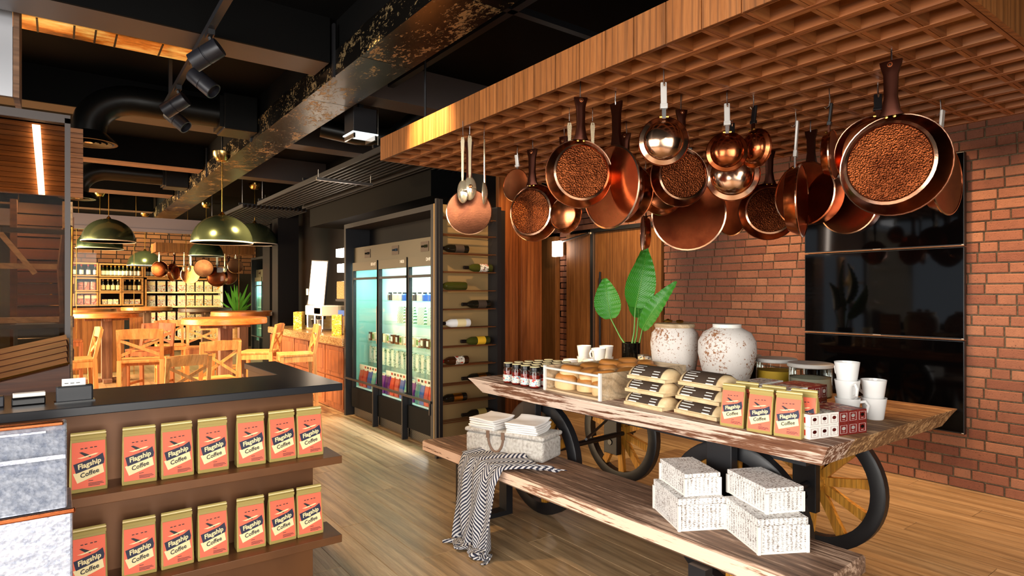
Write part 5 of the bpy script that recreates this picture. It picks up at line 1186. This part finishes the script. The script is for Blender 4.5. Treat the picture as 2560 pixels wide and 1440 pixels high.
B(0, 1.72, 0, .4, 1.76, 1.80).build('top_board', 'cubby_wood', ss)
for j, z in enumerate((.315, .715, 1.115, 1.465)):
    nm = ['lowest', 'second', 'third', 'top'][j]
    row(cc_, 4, 1.80, 2.45, SHY+.12, z, f'on the {nm} open shelf', 'white printed bag', 'bags on the open shelving'); row(cd, 4, 2.65, 3.25, SHY+.12, z, f'in the right half of the {nm} open shelf', 'tan printed bag', 'bags on the open shelving')
lw = thing('lower_cabinet', 'brown wooden cabinet under the cubbies', 'cabinet', (-.2, SHY, 0))
B(0, 1.84, .02, .4, 0, 1.10).build('carcass', 'service_wood', lw)
for k in range(4): B(.02+k*.455, .455+k*.455, 0, .02, .05, 1.06).build('door', 'service_wood', lw, bevel=.003)
# small potted greens at the right of the shelves
o = thing('green_plant', 'leafy green plant on a stand right of the back shelving', 'plant', (3.62, 16.6, 0)); MB().lathe([(0, 0), (.16, 0), (.2, .9), (.18, .9), (0, .8)], 16).build('stand', 'cubby_wood', o, smooth=True)
rg = random.Random(5)
for k in range(26):
    a, e, l = rg.uniform(0, 6.28), rg.uniform(.2, 1.4), rg.uniform(.25, .6); tip = (math.cos(a)*l*math.cos(e), math.sin(a)*l*math.cos(e), .95+l*math.sin(e)*1.4)
    MB().loft([[(-.004, 0, .88), (.004, 0, .88), (.004, .006, .88), (-.004, .006, .88)], [(tip[0]*.5-.04, tip[1]*.5, (.9+tip[2])/2), (tip[0]*.5+.04, tip[1]*.5, (.9+tip[2])/2), (tip[0]*.5+.04, tip[1]*.5+.006, (.9+tip[2])/2), (tip[0]*.5-.04, tip[1]*.5+.006, (.9+tip[2])/2)], [(tip[0]-.004, tip[1], tip[2]), (tip[0]+.004, tip[1], tip[2]), (tip[0]+.004, tip[1]+.003, tip[2]), (tip[0]-.004, tip[1]+.003, tip[2])]]).build('leaf', 'green_leafy', o)
# second canopy with pans, beyond the partition
c2 = thing('wooden_canopy', 'smaller far wooden canopy with pans beyond the glazed partition', 'canopy', (1.62, 14.6, 2.30))
for k in range(8): B(.0, .02, k*.1, k*.1+.098, 0, .19).build('fascia_panel', 'rack_wood', c2)
for k in range(16): B(.02+k*.12, .138+k*.12, 0, .02, 0, .19).build('fascia_panel', 'rack_wood', c2)
for k in range(16): B(.03+k*.12, .05+k*.12, .02, .8, .01, .12).build('lattice_slat', 'rack_slat', c2)
for k in range(6): B(.02, 1.94, .12+k*.12, .14+k*.12, .01, .12).build('cross_slat', 'rack_cross', c2)
for x in (.3, 1.6): MB().tube([(x, .4, .12), (x, .4, CEIL-2.30)], .008, 6).build('hanger_rod', 'black_metal', c2)
for k, (kind, x, z, r, yaw, dk, lb) in enumerate([('pan', 1.70, 1.94, .17, -30, 1, 'dark copper pan at the left end of the far canopy'), ('pan', 2.0, 1.88, .19, 50, 0, 'copper pan seen sideways under the far canopy'), ('pan', 2.35, 1.84, .2, 150, 0, 'open copper pan under the middle of the far canopy'), ('ham', 2.55, 1.98, .19, 170, 0, 'pale copper pan right of the spoons under the far canopy'), ('pan', 2.85, 1.80, .22, -20, 1, 'large dark copper pan low under the far canopy'), ('deep', 3.12, 1.82, .19, -10, 1, 'deep copper pan low at the right under the far canopy'), ('dish', 3.2, 2.04, .16, 160, 0, 'pale copper pan at the right end of the far canopy')]):
    pan(kind, 'b' if k % 2 else 's', x, 14.78+.16*(k % 3), z, r, 2.28-z-r, yaw, lb, bool(dk), 2.30)
spoon((2.15, 14.66, 2.28), -30, 'left bright spoon under the far canopy', L=.26, top=2.3); spoon((2.25, 14.66, 2.28), -20, 'middle bright spoon under the far canopy', L=.26, top=2.3); spoon((2.95, 14.66, 2.28), -30, 'right bright ladle under the far canopy', L=.26, top=2.3)
f2 = fridge_unit((3.62, 13.2, 0), 'dark glass refrigerator beyond the partition, farther one', 1.9, .6, [.0, .62, 1.24, 1.88], False)
# ================================================================= LAMP AND FILL LIGHT
light('canopy_spot_light', 'SPOT', (1.0, 3.35, 3.1), (1.87, 3.38, 2.46), 520, (1, .72, .36), .05, angle=34, blend=.8)
for y in (.9, 1.9, 2.9): light('wall_washer_light', 'SPOT', (4.75, y, 3.2), (5.15, y, 0), 150, (1, .62, .32), .06, angle=80, blend=.9)
light('aisle_spot_light', 'SPOT', (1.6, 4.9, 2.95), (2.0, 4.3, 0), 240, AMBER, .06, angle=46, blend=.9)
light('aisle_spot_light', 'SPOT', (.72, 4.0, 2.85), (1.6, 3.3, 0), 150, WARM, .06, angle=50, blend=.9)
light('rack_spot_light', 'SPOT', (2.0, 3.9, 2.95), (3.2, 5.1, 1.3), 110, WARM, .04, angle=55, blend=.7)
light('table_spot_light', 'SPOT', (4.55, .75, 3.1), (3.35, 1.25, .86), 120, AMBER, .03, angle=26, blend=.4)
light('entrance_fill_light', 'SPOT', (4.5, 4.3, 2.9), (5.3, 5.4, 1.1), 130, WARM, .06, angle=75, blend=.8)  # fill added to brighten the dark door area, no fitting hangs here
light('pillar_spot_light', 'SPOT', (3.3, 4.3, 2.95), (3.85, 5.05, 1.7), 70, AMBER, .05, angle=55, blend=.8)
light('cafe_spot_light', 'SPOT', (.4, 6.2, 2.9), (1.0, 7.5, .4), 600, WARM, .08, angle=75, blend=.8)
light('cafe_spot_light', 'SPOT', (2.1, 6.6, 2.9), (1.9, 8.3, .4), 600, WARM, .08, angle=75, blend=.8)
light('shelf_spot_light', 'SPOT', (1.4, 15.0, 3.1), (1.6, 17.2, 1.4), 380, WARM, .08, angle=110, blend=.9)
light('cafe_spot_light', 'SPOT', (1.2, 11.2, 3.1), (1.4, 11.8, .5), 350, WARM, .1, angle=110, blend=.9)
for o in list(bpy.data.objects):
    if o.type == 'EMPTY' and not o.children and o.get('label') in (None, ''): bpy.data.objects.remove(o)
